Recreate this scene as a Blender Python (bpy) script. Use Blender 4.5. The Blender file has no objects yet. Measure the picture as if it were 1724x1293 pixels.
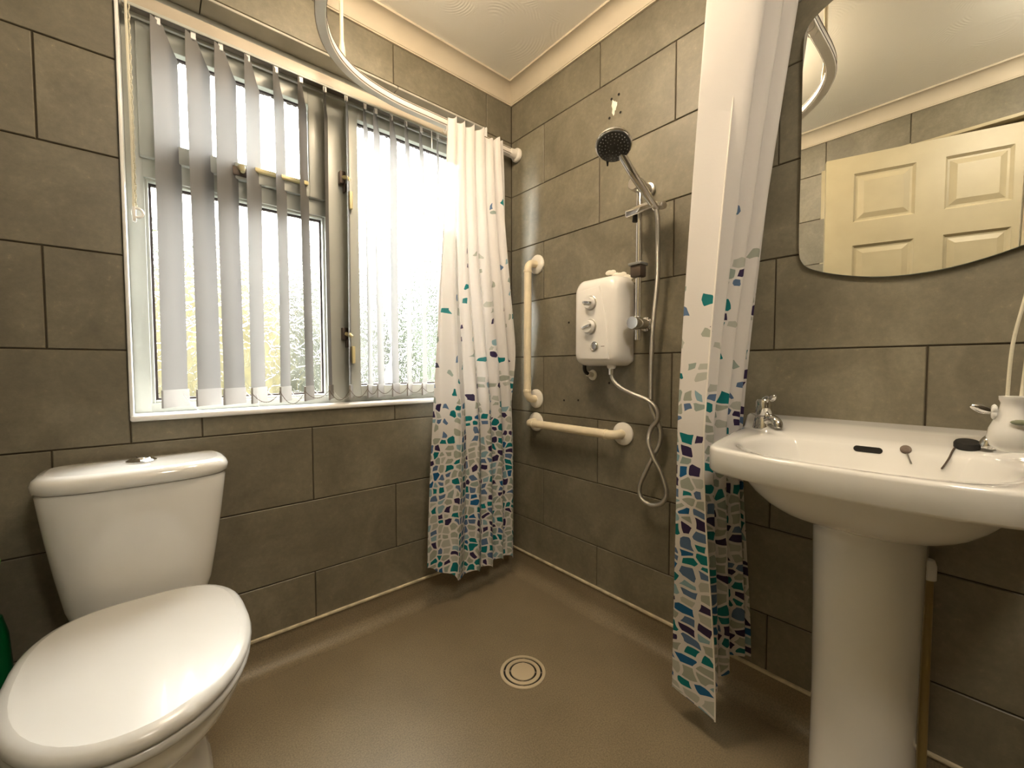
import bpy, bmesh, math, random
from mathutils import Vector, Matrix, noise
random.seed(7)
PI = math.pi
sc = bpy.context.scene
COL = sc.collection

# ------------------------------------------------------------------ camera
FPX, YAW, PITCH, ROLL = 697.148, 0.859788, 0.041139, -0.001397
CAM = Vector((-1.29544, -1.50595, 0.97197))
cam_d = bpy.data.cameras.new('camera')
cam = bpy.data.objects.new('camera', cam_d)
COL.objects.link(cam)
F_ = Vector((math.cos(YAW) * math.cos(PITCH), math.sin(YAW) * math.cos(PITCH), -math.sin(PITCH)))
R_ = Vector((math.sin(YAW), -math.cos(YAW), 0))
U_ = R_.cross(F_)
R2 = R_ * math.cos(ROLL) + U_ * math.sin(ROLL)
U2 = U_ * math.cos(ROLL) - R_ * math.sin(ROLL)
m = Matrix((R2, U2, -F_)).transposed().to_4x4()
m.translation = CAM
cam.matrix_world = m
cam_d.sensor_width = 36.0
cam_d.lens = FPX / 1724 * 36.0
cam_d.clip_start = 0.02
sc.camera = cam

# ------------------------------------------------------------------ sky and daylight
SKY = 8.0
world = bpy.data.worlds.new('overcast_sky')
sc.world = world
world.use_nodes = True
wb = world.node_tree.nodes['Background']
wb.inputs['Color'].default_value = (1.0, 0.975, 0.935, 1)
wb.inputs['Strength'].default_value = SKY
port_d = bpy.data.lights.new('daylight_portal', 'AREA')
port_d.shape = 'RECTANGLE'
port_d.size, port_d.size_y = 1.22, 1.22
port_d.cycles.is_portal = True
port = bpy.data.objects.new('daylight_portal', port_d)
COL.objects.link(port)
port.location = (-0.748, 0.17, 1.42)
port.rotation_euler = (-PI / 2, 0, 0)          # faces -y, into the room
LAMP = 15.5
FILL_LAMP = 16.0  # added fill behind the viewer, brightens the basin front and pedestal

vs = sc.view_settings
sc.display_settings.display_device = 'sRGB'
vs.view_transform = 'Standard'
vs.look = 'None'
vs.exposure = 2.15
vs.gamma = 1.0
vs.use_curve_mapping = False
sc.cycles.use_denoising = True
sc.cycles.max_bounces = 14
sc.cycles.diffuse_bounces = 6
sc.cycles.transparent_max_bounces = 24
sc.cycles.transmission_bounces = 10
sc.cycles.sample_clamp_indirect = 30.0

# ------------------------------------------------------------------ materials
def new_mat(name):
    mt = bpy.data.materials.new(name)
    mt.use_nodes = True
    nt = mt.node_tree
    return mt, nt, nt.nodes['Principled BSDF']

def nd(nt, typ, **kw):
    n = nt.nodes.new(typ)
    for k, v in kw.items():
        if k in n.inputs.keys():
            n.inputs[k].default_value = v
        else:
            setattr(n, k, v)
    return n

def ramp(nt, fac, stops, interp='LINEAR'):
    r = nt.nodes.new('ShaderNodeValToRGB')
    r.color_ramp.interpolation = interp
    el = r.color_ramp.elements
    while len(el) < len(stops):
        el.new(0.5)
    for e, (p, c) in zip(el, stops):
        e.position = p
        e.color = (*c, 1) if len(c) == 3 else c
    nt.links.new(fac, r.inputs['Fac'])
    return r

def mth(nt, op, a, b=None, c=None):
    n = nt.nodes.new('ShaderNodeMath')
    n.operation = op
    for i, v in enumerate((a, b, c)):
        if v is None:
            continue
        if isinstance(v, (int, float)):
            n.inputs[i].default_value = v
        else:
            nt.links.new(v, n.inputs[i])
    return n.outputs[0]

def mixc(nt, fac, a, b, blend='MIX'):
    n = nt.nodes.new('ShaderNodeMix')
    n.data_type = 'RGBA'
    n.blend_type = blend
    for sock, v in ((n.inputs[0], fac), (n.inputs[6], a), (n.inputs[7], b)):
        if isinstance(v, (int, float)):
            sock.default_value = v
        elif isinstance(v, tuple):
            sock.default_value = (*v, 1)
        else:
            nt.links.new(v, sock)
    return n.outputs[2]

def plain(name, col, rough=0.4, metal=0.0, coat=0.0, bump=0.0, bscale=200, vary=0.05, spec=0.5, nscale=8):
    mt, nt, b = new_mat(name)
    tc = nd(nt, 'ShaderNodeTexCoord')
    nz = nd(nt, 'ShaderNodeTexNoise', Scale=nscale, Detail=4.0)
    nt.links.new(tc.outputs['Object'], nz.inputs['Vector'])
    lo = tuple(c * (1 - vary) for c in col)
    hi = tuple(min(1, c * (1 + vary)) for c in col)
    r = ramp(nt, nz.outputs['Fac'], [(0.3, lo), (0.7, hi)])
    nt.links.new(r.outputs['Color'], b.inputs['Base Color'])
    b.inputs['Roughness'].default_value = rough
    b.inputs['Metallic'].default_value = metal
    b.inputs['Coat Weight'].default_value = coat
    b.inputs['Coat Roughness'].default_value = 0.06
    b.inputs['Specular IOR Level'].default_value = spec
    if bump:
        n2 = nd(nt, 'ShaderNodeTexNoise', Scale=bscale, Detail=3.0)
        nt.links.new(tc.outputs['Object'], n2.inputs['Vector'])
        bp = nd(nt, 'ShaderNodeBump', Strength=bump, Distance=0.002)
        nt.links.new(n2.outputs['Fac'], bp.inputs['Height'])
        nt.links.new(bp.outputs['Normal'], b.inputs['Normal'])
    return mt

def tile_material():
    mt, nt, b = new_mat('stone_tile')
    tc = nd(nt, 'ShaderNodeTexCoord')
    geo = nd(nt, 'ShaderNodeNewGeometry')
    oi = nd(nt, 'ShaderNodeObjectInfo')
    off = nd(nt, 'ShaderNodeVectorMath', operation='MULTIPLY_ADD')
    nt.links.new(oi.outputs['Random'], off.inputs[0])
    off.inputs[1].default_value = (37, 19, 53)
    nt.links.new(geo.outputs['Position'], off.inputs[2])
    n1 = nd(nt, 'ShaderNodeTexNoise', Scale=6.5, Detail=7.0, Roughness=0.62, Distortion=0.6)
    nt.links.new(off.outputs[0], n1.inputs['Vector'])
    n2 = nd(nt, 'ShaderNodeTexNoise', Scale=62.0, Detail=5.0, Roughness=0.75)
    nt.links.new(off.outputs[0], n2.inputs['Vector'])
    r1 = ramp(nt, n1.outputs['Fac'], [(0.26, (0.128, 0.113, 0.075)), (0.5, (0.18, 0.159, 0.108)), (0.78, (0.25, 0.224, 0.162))])
    r2 = ramp(nt, n2.outputs['Fac'], [(0.3, (0.82, 0.82, 0.82)), (0.60, (1.02, 1.02, 1.02)), (0.66, (1.12, 1.12, 1.1)), (0.72, (1.5, 1.48, 1.4))])
    c = mixc(nt, 1.0, r1.outputs['Color'], r2.outputs['Color'], 'MULTIPLY')
    v = mth(nt, 'MULTIPLY_ADD', oi.outputs['Random'], 0.16, 0.92)
    cv = nd(nt, 'ShaderNodeCombineColor')
    for i in range(3):
        nt.links.new(v, cv.inputs[i])
    c = mixc(nt, 1.0, c, cv.outputs[0], 'MULTIPLY')
    nt.links.new(c, b.inputs['Base Color'])
    b.inputs['Roughness'].default_value = 0.50
    b.inputs['Specular IOR Level'].default_value = 0.75
    bp = nd(nt, 'ShaderNodeBump', Strength=0.16, Distance=0.002)
    nt.links.new(n2.outputs['Fac'], bp.inputs['Height'])
    nt.links.new(bp.outputs['Normal'], b.inputs['Normal'])
    return mt

def floor_material():
    mt, nt, b = new_mat('speckled_vinyl')
    geo = nd(nt, 'ShaderNodeNewGeometry')
    n1 = nd(nt, 'ShaderNodeTexNoise', Scale=3.2, Detail=5.0, Roughness=0.6)
    n2 = nd(nt, 'ShaderNodeTexNoise', Scale=260.0, Detail=2.0, Roughness=0.7)
    n3 = nd(nt, 'ShaderNodeTexVoronoi', Scale=160.0)
    for n in (n1, n2, n3):
        nt.links.new(geo.outputs['Position'], n.inputs['Vector'])
    r1 = ramp(nt, n1.outputs['Fac'], [(0.3, (0.20, 0.160, 0.10)), (0.7, (0.255, 0.206, 0.132))])
    r2 = ramp(nt, n2.outputs['Fac'], [(0.3, (0.72, 0.72, 0.72)), (0.5, (1, 1, 1)), (0.7, (1.25, 1.25, 1.22))])
    c = mixc(nt, 1.0, r1.outputs['Color'], r2.outputs['Color'], 'MULTIPLY')
    r3 = ramp(nt, n3.outputs['Distance'], [(0.06, (1.7, 1.7, 1.6)), (0.12, (1, 1, 1))])
    c = mixc(nt, 0.45, c, r3.outputs['Color'], 'MULTIPLY')
    nt.links.new(c, b.inputs['Base Color'])
    b.inputs['Roughness'].default_value = 0.42
    b.inputs['Specular IOR Level'].default_value = 0.4
    bp = nd(nt, 'ShaderNodeBump', Strength=0.25, Distance=0.001)
    nt.links.new(n2.outputs['Fac'], bp.inputs['Height'])
    nt.links.new(bp.outputs['Normal'], b.inputs['Normal'])
    return mt

def ceiling_material():
    mt, nt, b = new_mat('swirled_plaster')
    geo = nd(nt, 'ShaderNodeNewGeometry')
    vo = nd(nt, 'ShaderNodeTexVoronoi', Scale=4.2)
    nt.links.new(geo.outputs['Position'], vo.inputs['Vector'])
    s = mth(nt, 'SINE', mth(nt, 'MULTIPLY', vo.outputs['Distance'], 150.0))
    nz = nd(nt, 'ShaderNodeTexNoise', Scale=9.0, Detail=3.0)
    nt.links.new(geo.outputs['Position'], nz.inputs['Vector'])
    msk = ramp(nt, nz.outputs['Fac'], [(0.48, (0, 0, 0)), (0.62, (1, 1, 1))])
    edge = mth(nt, 'MULTIPLY', vo.outputs['Distance'], 3.0)
    h = mth(nt, 'MULTIPLY_ADD', mth(nt, 'MULTIPLY', s, msk.outputs['Color']), 0.3, edge)
    bp = nd(nt, 'ShaderNodeBump', Strength=0.35, Distance=0.002)
    nt.links.new(h, bp.inputs['Height'])
    nt.links.new(bp.outputs['Normal'], b.inputs['Normal'])
    b.inputs['Base Color'].default_value = (0.88, 0.855, 0.79, 1)
    b.inputs['Roughness'].default_value = 0.42
    return mt

def curtain_material():
    mt, nt, b = new_mat('mosaic_print_curtain')
    out = nt.nodes['Material Output']
    uv = nd(nt, 'ShaderNodeUVMap')
    uv.uv_map = 'UVMap'
    sep = nd(nt, 'ShaderNodeSeparateXYZ')
    nt.links.new(uv.outputs['UV'], sep.inputs[0])
    nz = nd(nt, 'ShaderNodeTexNoise', Scale=14.0, Detail=1.0)
    nz.noise_dimensions = '2D'
    nt.links.new(uv.outputs['UV'], nz.inputs['Vector'])
    dv = nd(nt, 'ShaderNodeVectorMath', operation='MULTIPLY_ADD')
    nt.links.new(nz.outputs['Color'], dv.inputs[0])
    dv.inputs[1].default_value = (0.03, 0.03, 0)
    nt.links.new(uv.outputs['UV'], dv.inputs[2])
    st = nd(nt, 'ShaderNodeVectorMath', operation='MULTIPLY')
    nt.links.new(dv.outputs[0], st.inputs[0])
    st.inputs[1].default_value = (1.0, 1.18, 1.0)
    cells, edges = [], []
    for feat in ('F1', 'DISTANCE_TO_EDGE'):
        v = nd(nt, 'ShaderNodeTexVoronoi', voronoi_dimensions='2D', feature=feat, Scale=31.0, Randomness=0.6)
        nt.links.new(st.outputs[0], v.inputs['Vector'])
        (cells if feat == 'F1' else edges).append(v)
    sc3 = nd(nt, 'ShaderNodeSeparateColor')
    nt.links.new(cells[0].outputs['Color'], sc3.inputs[0])
    # per-cell vertical position so each patch is whole: use the cell centre
    cp = nd(nt, 'ShaderNodeSeparateXYZ')
    nt.links.new(cells[0].outputs['Position'], cp.inputs[0])
    cz = mth(nt, 'MULTIPLY', cp.outputs['Y'], 1 / 1.18)
    dens = ramp(nt, mth(nt, 'MULTIPLY', cz, 0.5),
                [(0.275, (1, 1, 1)), (0.35, (0.86,) * 3), (0.40, (0.62,) * 3), (0.465, (0.36,) * 3), (0.525, (0.20,) * 3), (0.65, (0.10,) * 3), (0.80, (0.045,) * 3), (0.89, (0.0,) * 3)])
    present = mth(nt, 'LESS_THAN', sc3.outputs[1], dens.outputs['Color'])
    gap = mth(nt, 'MULTIPLY_ADD', sc3.outputs[2], 0.08, 0.09)
    inside = mth(nt, 'GREATER_THAN', edges[0].outputs['Distance'], gap)
    msk = mth(nt, 'MULTIPLY', present, inside)
    pal = ramp(nt, sc3.outputs[0], [(0.0, (0.36, 0.38, 0.32)), (0.24, (0.46, 0.47, 0.42)), (0.40, (0.0, 0.17, 0.18)),
                                    (0.56, (0.10, 0.17, 0.30)), (0.67, (0.035, 0.02, 0.07)), (0.82, (0.25, 0.40, 0.46)), (0.88, (0.01, 0.11, 0.27)), (0.93, (0.30, 0.36, 0.32))], 'CONSTANT')
    colr = mixc(nt, msk, (0.72, 0.69, 0.665), pal.outputs['Color'])
    n2 = nd(nt, 'ShaderNodeTexNoise', Scale=26.0, Detail=3.0)
    nt.links.new(uv.outputs['UV'], n2.inputs['Vector'])
    bp = nd(nt, 'ShaderNodeBump', Strength=0.12, Distance=0.01)
    nt.links.new(n2.outputs['Fac'], bp.inputs['Height'])
    nt.links.new(colr, b.inputs['Base Color'])
    b.inputs['Roughness'].default_value = 0.55
    b.inputs['Specular IOR Level'].default_value = 0.25
    nt.links.new(bp.outputs['Normal'], b.inputs['Normal'])
    tr = nd(nt, 'ShaderNodeBsdfTranslucent')
    nt.links.new(colr, tr.inputs['Color'])
    mx = nd(nt, 'ShaderNodeMixShader')
    mx.inputs[0].default_value = 0.08
    nt.links.new(b.outputs[0], mx.inputs[1])
    nt.links.new(tr.outputs[0], mx.inputs[2])
    tp = nd(nt, 'ShaderNodeBsdfTransparent')
    mx2 = nd(nt, 'ShaderNodeMixShader')
    mx2.inputs[0].default_value = 0.02
    nt.links.new(mx.outputs[0], mx2.inputs[1])
    nt.links.new(tp.outputs[0], mx2.inputs[2])
    nt.links.new(mx2.outputs[0], out.inputs['Surface'])
    return mt

def vane_material():
    mt, nt, b = new_mat('ribbed_blind_fabric')
    out = nt.nodes['Material Output']
    tc = nd(nt, 'ShaderNodeTexCoord')
    w = nd(nt, 'ShaderNodeTexWave', Scale=260.0, Distortion=1.5)
    w.bands_direction = 'X'
    nt.links.new(tc.outputs['Object'], w.inputs['Vector'])
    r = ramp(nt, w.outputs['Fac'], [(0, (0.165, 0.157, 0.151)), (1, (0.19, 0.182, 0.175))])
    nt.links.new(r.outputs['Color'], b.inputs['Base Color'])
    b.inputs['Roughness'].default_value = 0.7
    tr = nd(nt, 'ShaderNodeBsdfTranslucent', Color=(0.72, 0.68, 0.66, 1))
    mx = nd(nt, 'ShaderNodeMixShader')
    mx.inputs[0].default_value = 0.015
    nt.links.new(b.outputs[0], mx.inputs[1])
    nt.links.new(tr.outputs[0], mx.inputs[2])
    nt.links.new(mx.outputs[0], out.inputs['Surface'])
    return mt

def glass_material():
    mt, nt, b = new_mat('patterned_obscure_glass')
    out = nt.nodes['Material Output']
    geo = nd(nt, 'ShaderNodeNewGeometry')
    nz = nd(nt, 'ShaderNodeTexNoise', Scale=11.0, Detail=2.0)
    nt.links.new(geo.outputs['Position'], nz.inputs['Vector'])
    ad = nd(nt, 'ShaderNodeVectorMath', operation='MULTIPLY_ADD')
    nt.links.new(nz.outputs['Color'], ad.inputs[0])
    ad.inputs[1].default_value = (0.16, 0.16, 0.16)
    nt.links.new(geo.outputs['Position'], ad.inputs[2])
    vo = nd(nt, 'ShaderNodeTexVoronoi', feature='DISTANCE_TO_EDGE', Scale=24.0)
    nt.links.new(ad.outputs[0], vo.inputs['Vector'])
    n2 = nd(nt, 'ShaderNodeTexNoise', Scale=34.0, Detail=2.0, Distortion=3.0)
    nt.links.new(geo.outputs['Position'], n2.inputs['Vector'])
    line = ramp(nt, vo.outputs['Distance'], [(0.0, (1, 1, 1)), (0.10, (0, 0, 0))])
    h = mth(nt, 'MULTIPLY_ADD', line.outputs['Color'], 0.6, n2.outputs['Fac'])
    bp = nd(nt, 'ShaderNodeBump', Strength=0.7, Distance=0.012)
    nt.links.new(h, bp.inputs['Height'])
    gl = nd(nt, 'ShaderNodeBsdfGlass', IOR=1.25, Roughness=0.08, Color=(0.97, 0.99, 0.98, 1))
    nt.links.new(bp.outputs['Normal'], gl.inputs['Normal'])
    tp = nd(nt, 'ShaderNodeBsdfTransparent', Color=(0.97, 0.98, 0.97, 1))
    mx = nd(nt, 'ShaderNodeMixShader')
    nt.links.new(mth(nt, 'MULTIPLY_ADD', line.outputs['Color'], 0.42, 0.13), mx.inputs[0])
    nt.links.new(tp.outputs[0], mx.inputs[1])
    nt.links.new(gl.outputs[0], mx.inputs[2])
    nt.links.new(mx.outputs[0], out.inputs['Surface'])
    return mt

def emit_material(name, col, s):
    mt, nt, b = new_mat(name)
    b.inputs['Base Color'].default_value = (*col, 1)
    b.inputs['Emission Color'].default_value = (*col, 1)
    b.inputs['Emission Strength'].default_value = s
    return mt

def leaf_material(name, a, c):
    mt, nt, b = new_mat(name)
    geo = nd(nt, 'ShaderNodeNewGeometry')
    n = nd(nt, 'ShaderNodeTexNoise', Scale=16.0, Detail=6.0, Roughness=0.75)
    nt.links.new(geo.outputs['Position'], n.inputs['Vector'])
    r = ramp(nt, n.outputs['Fac'], [(0.35, a), (0.65, c)])
    nt.links.new(r.outputs['Color'], b.inputs['Base Color'])
    b.inputs['Roughness'].default_value = 0.8
    return mt

def hose_material():
    mt, nt, b = new_mat('braided_steel_hose')
    tc = nd(nt, 'ShaderNodeTexCoord')
    w = nd(nt, 'ShaderNodeTexWave', Scale=120.0)
    w.bands_direction = 'Z'
    nt.links.new(tc.outputs['Object'], w.inputs['Vector'])
    bp = nd(nt, 'ShaderNodeBump', Strength=0.5, Distance=0.001)
    nt.links.new(w.outputs['Fac'], bp.inputs['Height'])
    nt.links.new(bp.outputs['Normal'], b.inputs['Normal'])
    b.inputs['Base Color'].default_value = (0.55, 0.53, 0.49, 1)
    b.inputs['Metallic'].default_value = 1.0
    b.inputs['Roughness'].default_value = 0.32
    return mt

TILE = tile_material()
GROUT = plain('brown_grout', (0.06, 0.046, 0.026), 0.85, bump=0.3)
FLOOR = floor_material()
CEIL = ceiling_material()
COVE = plain('cream_coving_paint', (0.55, 0.485, 0.375), 0.55)
SEAL = plain('cream_sealant', (0.62, 0.54, 0.38), 0.5, vary=0.25, nscale=30)
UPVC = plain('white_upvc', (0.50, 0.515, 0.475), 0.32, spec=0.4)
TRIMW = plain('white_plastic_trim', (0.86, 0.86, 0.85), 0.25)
GASKET = plain('dark_gasket', (0.05, 0.035, 0.035), 0.6)
GLASS = glass_material()
IVORY = plain('ivory_plastic', (0.76, 0.66, 0.36), 0.35)
BRONZE = plain('dark_bronze_plate', (0.12, 0.09, 0.07), 0.45, metal=0.5)
VANE = vane_material()
POCKET = plain('white_weight_plastic', (0.33, 0.315, 0.30), 0.55)
RAILW = plain('white_aluminium_rail', (0.80, 0.75, 0.68), 0.35)
HEADR = plain('beige_headrail', (0.52, 0.46, 0.37), 0.4)
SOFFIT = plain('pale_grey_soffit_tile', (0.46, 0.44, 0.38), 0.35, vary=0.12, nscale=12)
GREYP = plain('grey_plastic_groove', (0.16, 0.13, 0.10), 0.6)
CURT = curtain_material()
CERAM = plain('white_glazed_ceramic', (0.78, 0.775, 0.75), 0.10, coat=0.6, vary=0.012)
SEATP = plain('white_seat_plastic', (0.585, 0.575, 0.545), 0.24, coat=0.15, vary=0.012)
CHROME = plain('polished_chrome', (0.78, 0.77, 0.75), 0.09, metal=1.0, vary=0.0)
SATIN = plain('satin_chrome', (0.62, 0.60, 0.57), 0.28, metal=1.0, vary=0.0)
HOSE = hose_material()
BLACK = plain('black_rubber', (0.012, 0.011, 0.010), 0.45)
SPRAY = plain('dark_grey_spray_plate', (0.035, 0.035, 0.032), 0.35)
NOZZ = plain('grey_nozzle_rubber', (0.22, 0.22, 0.21), 0.5)
UNITW = plain('white_shower_plastic', (0.83, 0.81, 0.78), 0.22, vary=0.01)
GRABC = plain('yellowed_cream_plastic', (0.82, 0.72, 0.53), 0.4, vary=0.08, nscale=20)
GRABW = plain('white_flange_plastic', (0.80, 0.76, 0.69), 0.35)
MIRR = plain('mirror_silver', (0.88, 0.89, 0.86), 0.0, metal=1.0, vary=0.0)
GEDGE = plain('mirror_glass_edge', (0.30, 0.36, 0.32), 0.1, spec=0.8)
DOORP = plain('cream_painted_door', (0.46, 0.40, 0.26), 0.45)
CORDM = plain('cream_cord', (0.74, 0.70, 0.56), 0.8, bump=0.4, bscale=400)
DRAINM = plain('beige_drain_plastic', (0.55, 0.46, 0.32), 0.4)
DARK = plain('dark_void', (0.012, 0.010, 0.008), 0.9)
FILL = plain('white_filler', (0.80, 0.76, 0.66), 0.8)
PIPEY = plain('yellowed_pipe', (0.30, 0.22, 0.075), 0.45)
GREEND = plain('dark_green_plastic', (0.0, 0.09, 0.025), 0.3)
LIME = plain('lime_green_plastic', (0.12, 0.42, 0.02), 0.3)
HALL = plain('hall_wall_paint', (0.45, 0.40, 0.32), 0.8)
WALLX = plain('outer_wall_render', (0.45, 0.42, 0.37), 0.9, bump=0.3)
FILL_LAMPM = emit_material('fill_lamp_diffuser', (1.0, 0.88, 0.72), FILL_LAMP)
LAMPM = emit_material('warm_lamp_diffuser', (1.0, 0.80, 0.56), LAMP)

# ------------------------------------------------------------------ mesh helpers
ORG = {}

def link(o):
    COL.objects.link(o)
    return o

def thing(name, label, cat, loc=(0, 0, 0), group=None, kind=None):
    o = link(bpy.data.objects.new(name, None))
    o.empty_display_size = 0.05
    o.location = loc
    ORG[o] = Vector(loc)
    if label:
        o['label'] = label
    if cat:
        o['category'] = cat
    if group:
        o['group'] = group
    if kind:
        o['kind'] = kind
    return o

def obj(name, bm, mat, parent=None, smooth=40, label=None):
    """bm is in world coordinates; the object is stored relative to its parent's base."""
    me = bpy.data.meshes.new(name)
    org = ORG.get(parent, Vector((0, 0, 0)))
    if parent is not None and org.length:
        bmesh.ops.translate(bm, verts=bm.verts, vec=-org)
    bmesh.ops.recalc_face_normals(bm, faces=bm.faces)
    bm.to_mesh(me)
    bm.free()
    for mt in (mat if isinstance(mat, (list, tuple)) else [mat]):
        me.materials.append(mt)
    if smooth:
        me.shade_smooth()
        me.set_sharp_from_angle(angle=math.radians(smooth))
    o = link(bpy.data.objects.new(name, me))
    if parent is not None:
        o.parent = parent
    ORG[o] = org
    if label:
        o['label'] = label
    return o

def tag(o, label=None, cat=None, group=None, kind=None):
    for k, v in (('label', label), ('category', cat), ('group', group), ('kind', kind)):
        if v:
            o[k] = v
    return o

def NB():
    return bmesh.new()

def box(bm, x0, x1, y0, y1, z0, z1, bev=0.0, seg=2, mi=0):
    if x0 > x1: x0, x1 = x1, x0
    if y0 > y1: y0, y1 = y1, y0
    if z0 > z1: z0, z1 = z1, z0
    r = bmesh.ops.create_cube(bm, size=1.0)
    vs_ = r['verts']
    for v in vs_:
        v.co = Vector(((x0 + x1) / 2 + v.co.x * (x1 - x0), (y0 + y1) / 2 + v.co.y * (y1 - y0), (z0 + z1) / 2 + v.co.z * (z1 - z0)))
    fs = set(f for v in vs_ for f in v.link_faces)
    for f in fs:
        f.material_index = mi
    if bev > 0:
        es = list(set(e for v in vs_ for e in v.link_edges))
        bmesh.ops.bevel(bm, geom=es, offset=bev, segments=seg, affect='EDGES', profile=0.5)
    return bm

def loft(bm, rings, closed=True, cap0=False, cap1=False):
    vr = [[bm.verts.new(p) for p in r] for r in rings]
    n = len(vr[0])
    for a, b in zip(vr[:-1], vr[1:]):
        for i in range(n if closed else n - 1):
            j = (i + 1) % n
            try:
                bm.faces.new((a[i], a[j], b[j], b[i]))
            except ValueError:
                pass
    if cap0:
        bm.faces.new(list(reversed(vr[0])))
    if cap1:
        bm.faces.new(vr[-1])
    return vr

def frame(d):
    d = Vector(d).normalized()
    a = Vector((0, 0, 1)) if abs(d.z) < 0.9 else Vector((1, 0, 0))
    u = d.cross(a).normalized()
    return d, u, d.cross(u).normalized()

def tube(bm, pts, rad, seg=12, caps=True):
    pts = [Vector(p) for p in pts]
    n = len(pts)
    rads = rad if isinstance(rad, (list, tuple)) else [rad] * n
    tang = []
    for i in range(n):
        t = (pts[min(i + 1, n - 1)] - pts[max(i - 1, 0)])
        tang.append(t.normalized())
    d, u, w = frame(tang[0])
    rings = []
    for i in range(n):
        if i:
            ax = tang[i - 1].cross(tang[i])
            if ax.length > 1e-8:
                q = Matrix.Rotation(tang[i - 1].angle(tang[i]), 3, ax.normalized())
                u = (q @ u).normalized()
        w = tang[i].cross(u).normalized()
        rings.append([pts[i] + (u * math.cos(2 * PI * k / seg) + w * math.sin(2 * PI * k / seg)) * rads[i] for k in range(seg)])
    loft(bm, rings, True, caps, caps)
    return bm

def lathe(bm, prof, origin, axis, seg=28, cap0=True, cap1=True):
    """prof: list of (distance along axis, radius)"""
    d, u, w = frame(axis)
    o = Vector(origin)
    rings = [[o + d * a + (u * math.cos(2 * PI * k / seg) + w * math.sin(2 * PI * k / seg)) * max(r, 1e-5) for k in range(seg)] for a, r in prof]
    loft(bm, rings, True, cap0, cap1)
    return bm

def catmull(pts, per=8, closed=False):
    P = [Vector(p) for p in pts]
    n = len(P)
    out = []
    for i in range(n if closed else n - 1):
        if closed:
            p0, p1, p2, p3 = P[(i - 1) % n], P[i], P[(i + 1) % n], P[(i + 2) % n]
        else:
            p0, p1, p2, p3 = P[max(i - 1, 0)], P[i], P[i + 1], P[min(i + 2, n - 1)]
        for k in range(per):
            t = k / per
            out.append(0.5 * ((2 * p1) + (p2 - p0) * t + (2 * p0 - 5 * p1 + 4 * p2 - p3) * t * t + (3 * p1 - p0 - 3 * p2 + p3) * t ** 3))
    if not closed:
        out.append(P[-1].copy())
    return out

def sst(a, b, x):
    t = min(1, max(0, (x - a) / (b - a)))
    return t * t * (3 - 2 * t)

def lerp(a, b, t):
    return a + (b - a) * t

# ------------------------------------------------------------------ room shell
W = 1.63          # room width: wall_left at x = -W
D = 2.45          # room depth: wall_front at y = -D
CEILZ = 2.252
HX0, HX1, HZ0, HZ1 = -1.348, -0.148, 0.842, 2.036   # window opening
T = 0.008         # tile thickness
J = 0.0035        # joint recess

bm = NB()
box(bm, -W, 0, -D, 0.0, -0.05, 0.0)
floor = tag(obj('floor', bm, FLOOR, None, 0), kind='structure', label='brown speckled vinyl wet room floor')
bm = NB()
box(bm, -W - 0.1, 0.1, -D - 0.1, 0.12, CEILZ, CEILZ + 0.05)
tag(obj('ceiling', bm, CEIL, None, 0), kind='structure', label='cream swirled plaster ceiling')

# walls: grout-coloured backing; each tile is a child
def wall_slab(name, boxes, label, mats=None):
    b = NB()
    for q in boxes:
        box(b, *q)
    return tag(obj(name, b, mats or GROUT, None, 0), kind='structure', label=label)

bk = J
wall_back = wall_slab('wall_back', [(-W - 0.1, HX0 - 0.004, bk, 0.14, -0.05, CEILZ), (HX1 + 0.004, 0.1, bk, 0.14, -0.05, CEILZ),
                                    (HX0 - 0.004, HX1 + 0.004, bk, 0.14, -0.05, HZ0 - 0.006), (HX0 - 0.004, HX1 + 0.004, bk, 0.14, HZ1, CEILZ)],
                      'grey-brown stone tiled wall around the window')
wall_right = wall_slab('wall_right', [(bk, 0.1, -D - 0.1, bk, -0.05, CEILZ)], 'grey-brown stone tiled wall behind shower and basin')
DY0, DY1, DZ1 = -1.69, -0.86, 2.03   # doorway
wall_left = wall_slab('wall_left', [(-W - 0.1, -W - bk, -D - 0.1, DY0, -0.05, CEILZ), (-W - 0.1, -W - bk, DY1, bk, -0.05, CEILZ),
                                    (-W - 0.1, -W - bk, DY0, DY1, DZ1, CEILZ)], 'grey-brown stone tiled wall with the doorway, seen in the mirror')
wall_front = wall_slab('wall_front', [(-W - 0.1, 0.1, -D - 0.1, -D - bk, -0.05, CEILZ)], 'grey-brown stone tiled wall behind the viewer')
bm = NB()
box(bm, -2.7, -2.6, -2.6, 0.1, -0.05, 2.35)
box(bm, -2.7, -W - 0.1, 0.0, 0.1, -0.05, 2.35)
box(bm, -2.7, -W - 0.1, -2.6, -2.5, -0.05, 2.35)
box(bm, -2.7, -W - 0.1, -2.6, 0.1, 2.3, 2.35)
box(bm, -2.7, -W, -2.6, 0.1, -0.05, -0.001)
tag(obj('wall_hall', bm, HALL, None, 0), kind='structure', label='dim hallway beyond the doorway')

ROWS = [0.104] + [0.2675 + 0.25 * k for k in range(8)] + [2.2]
_tm = {}

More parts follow.
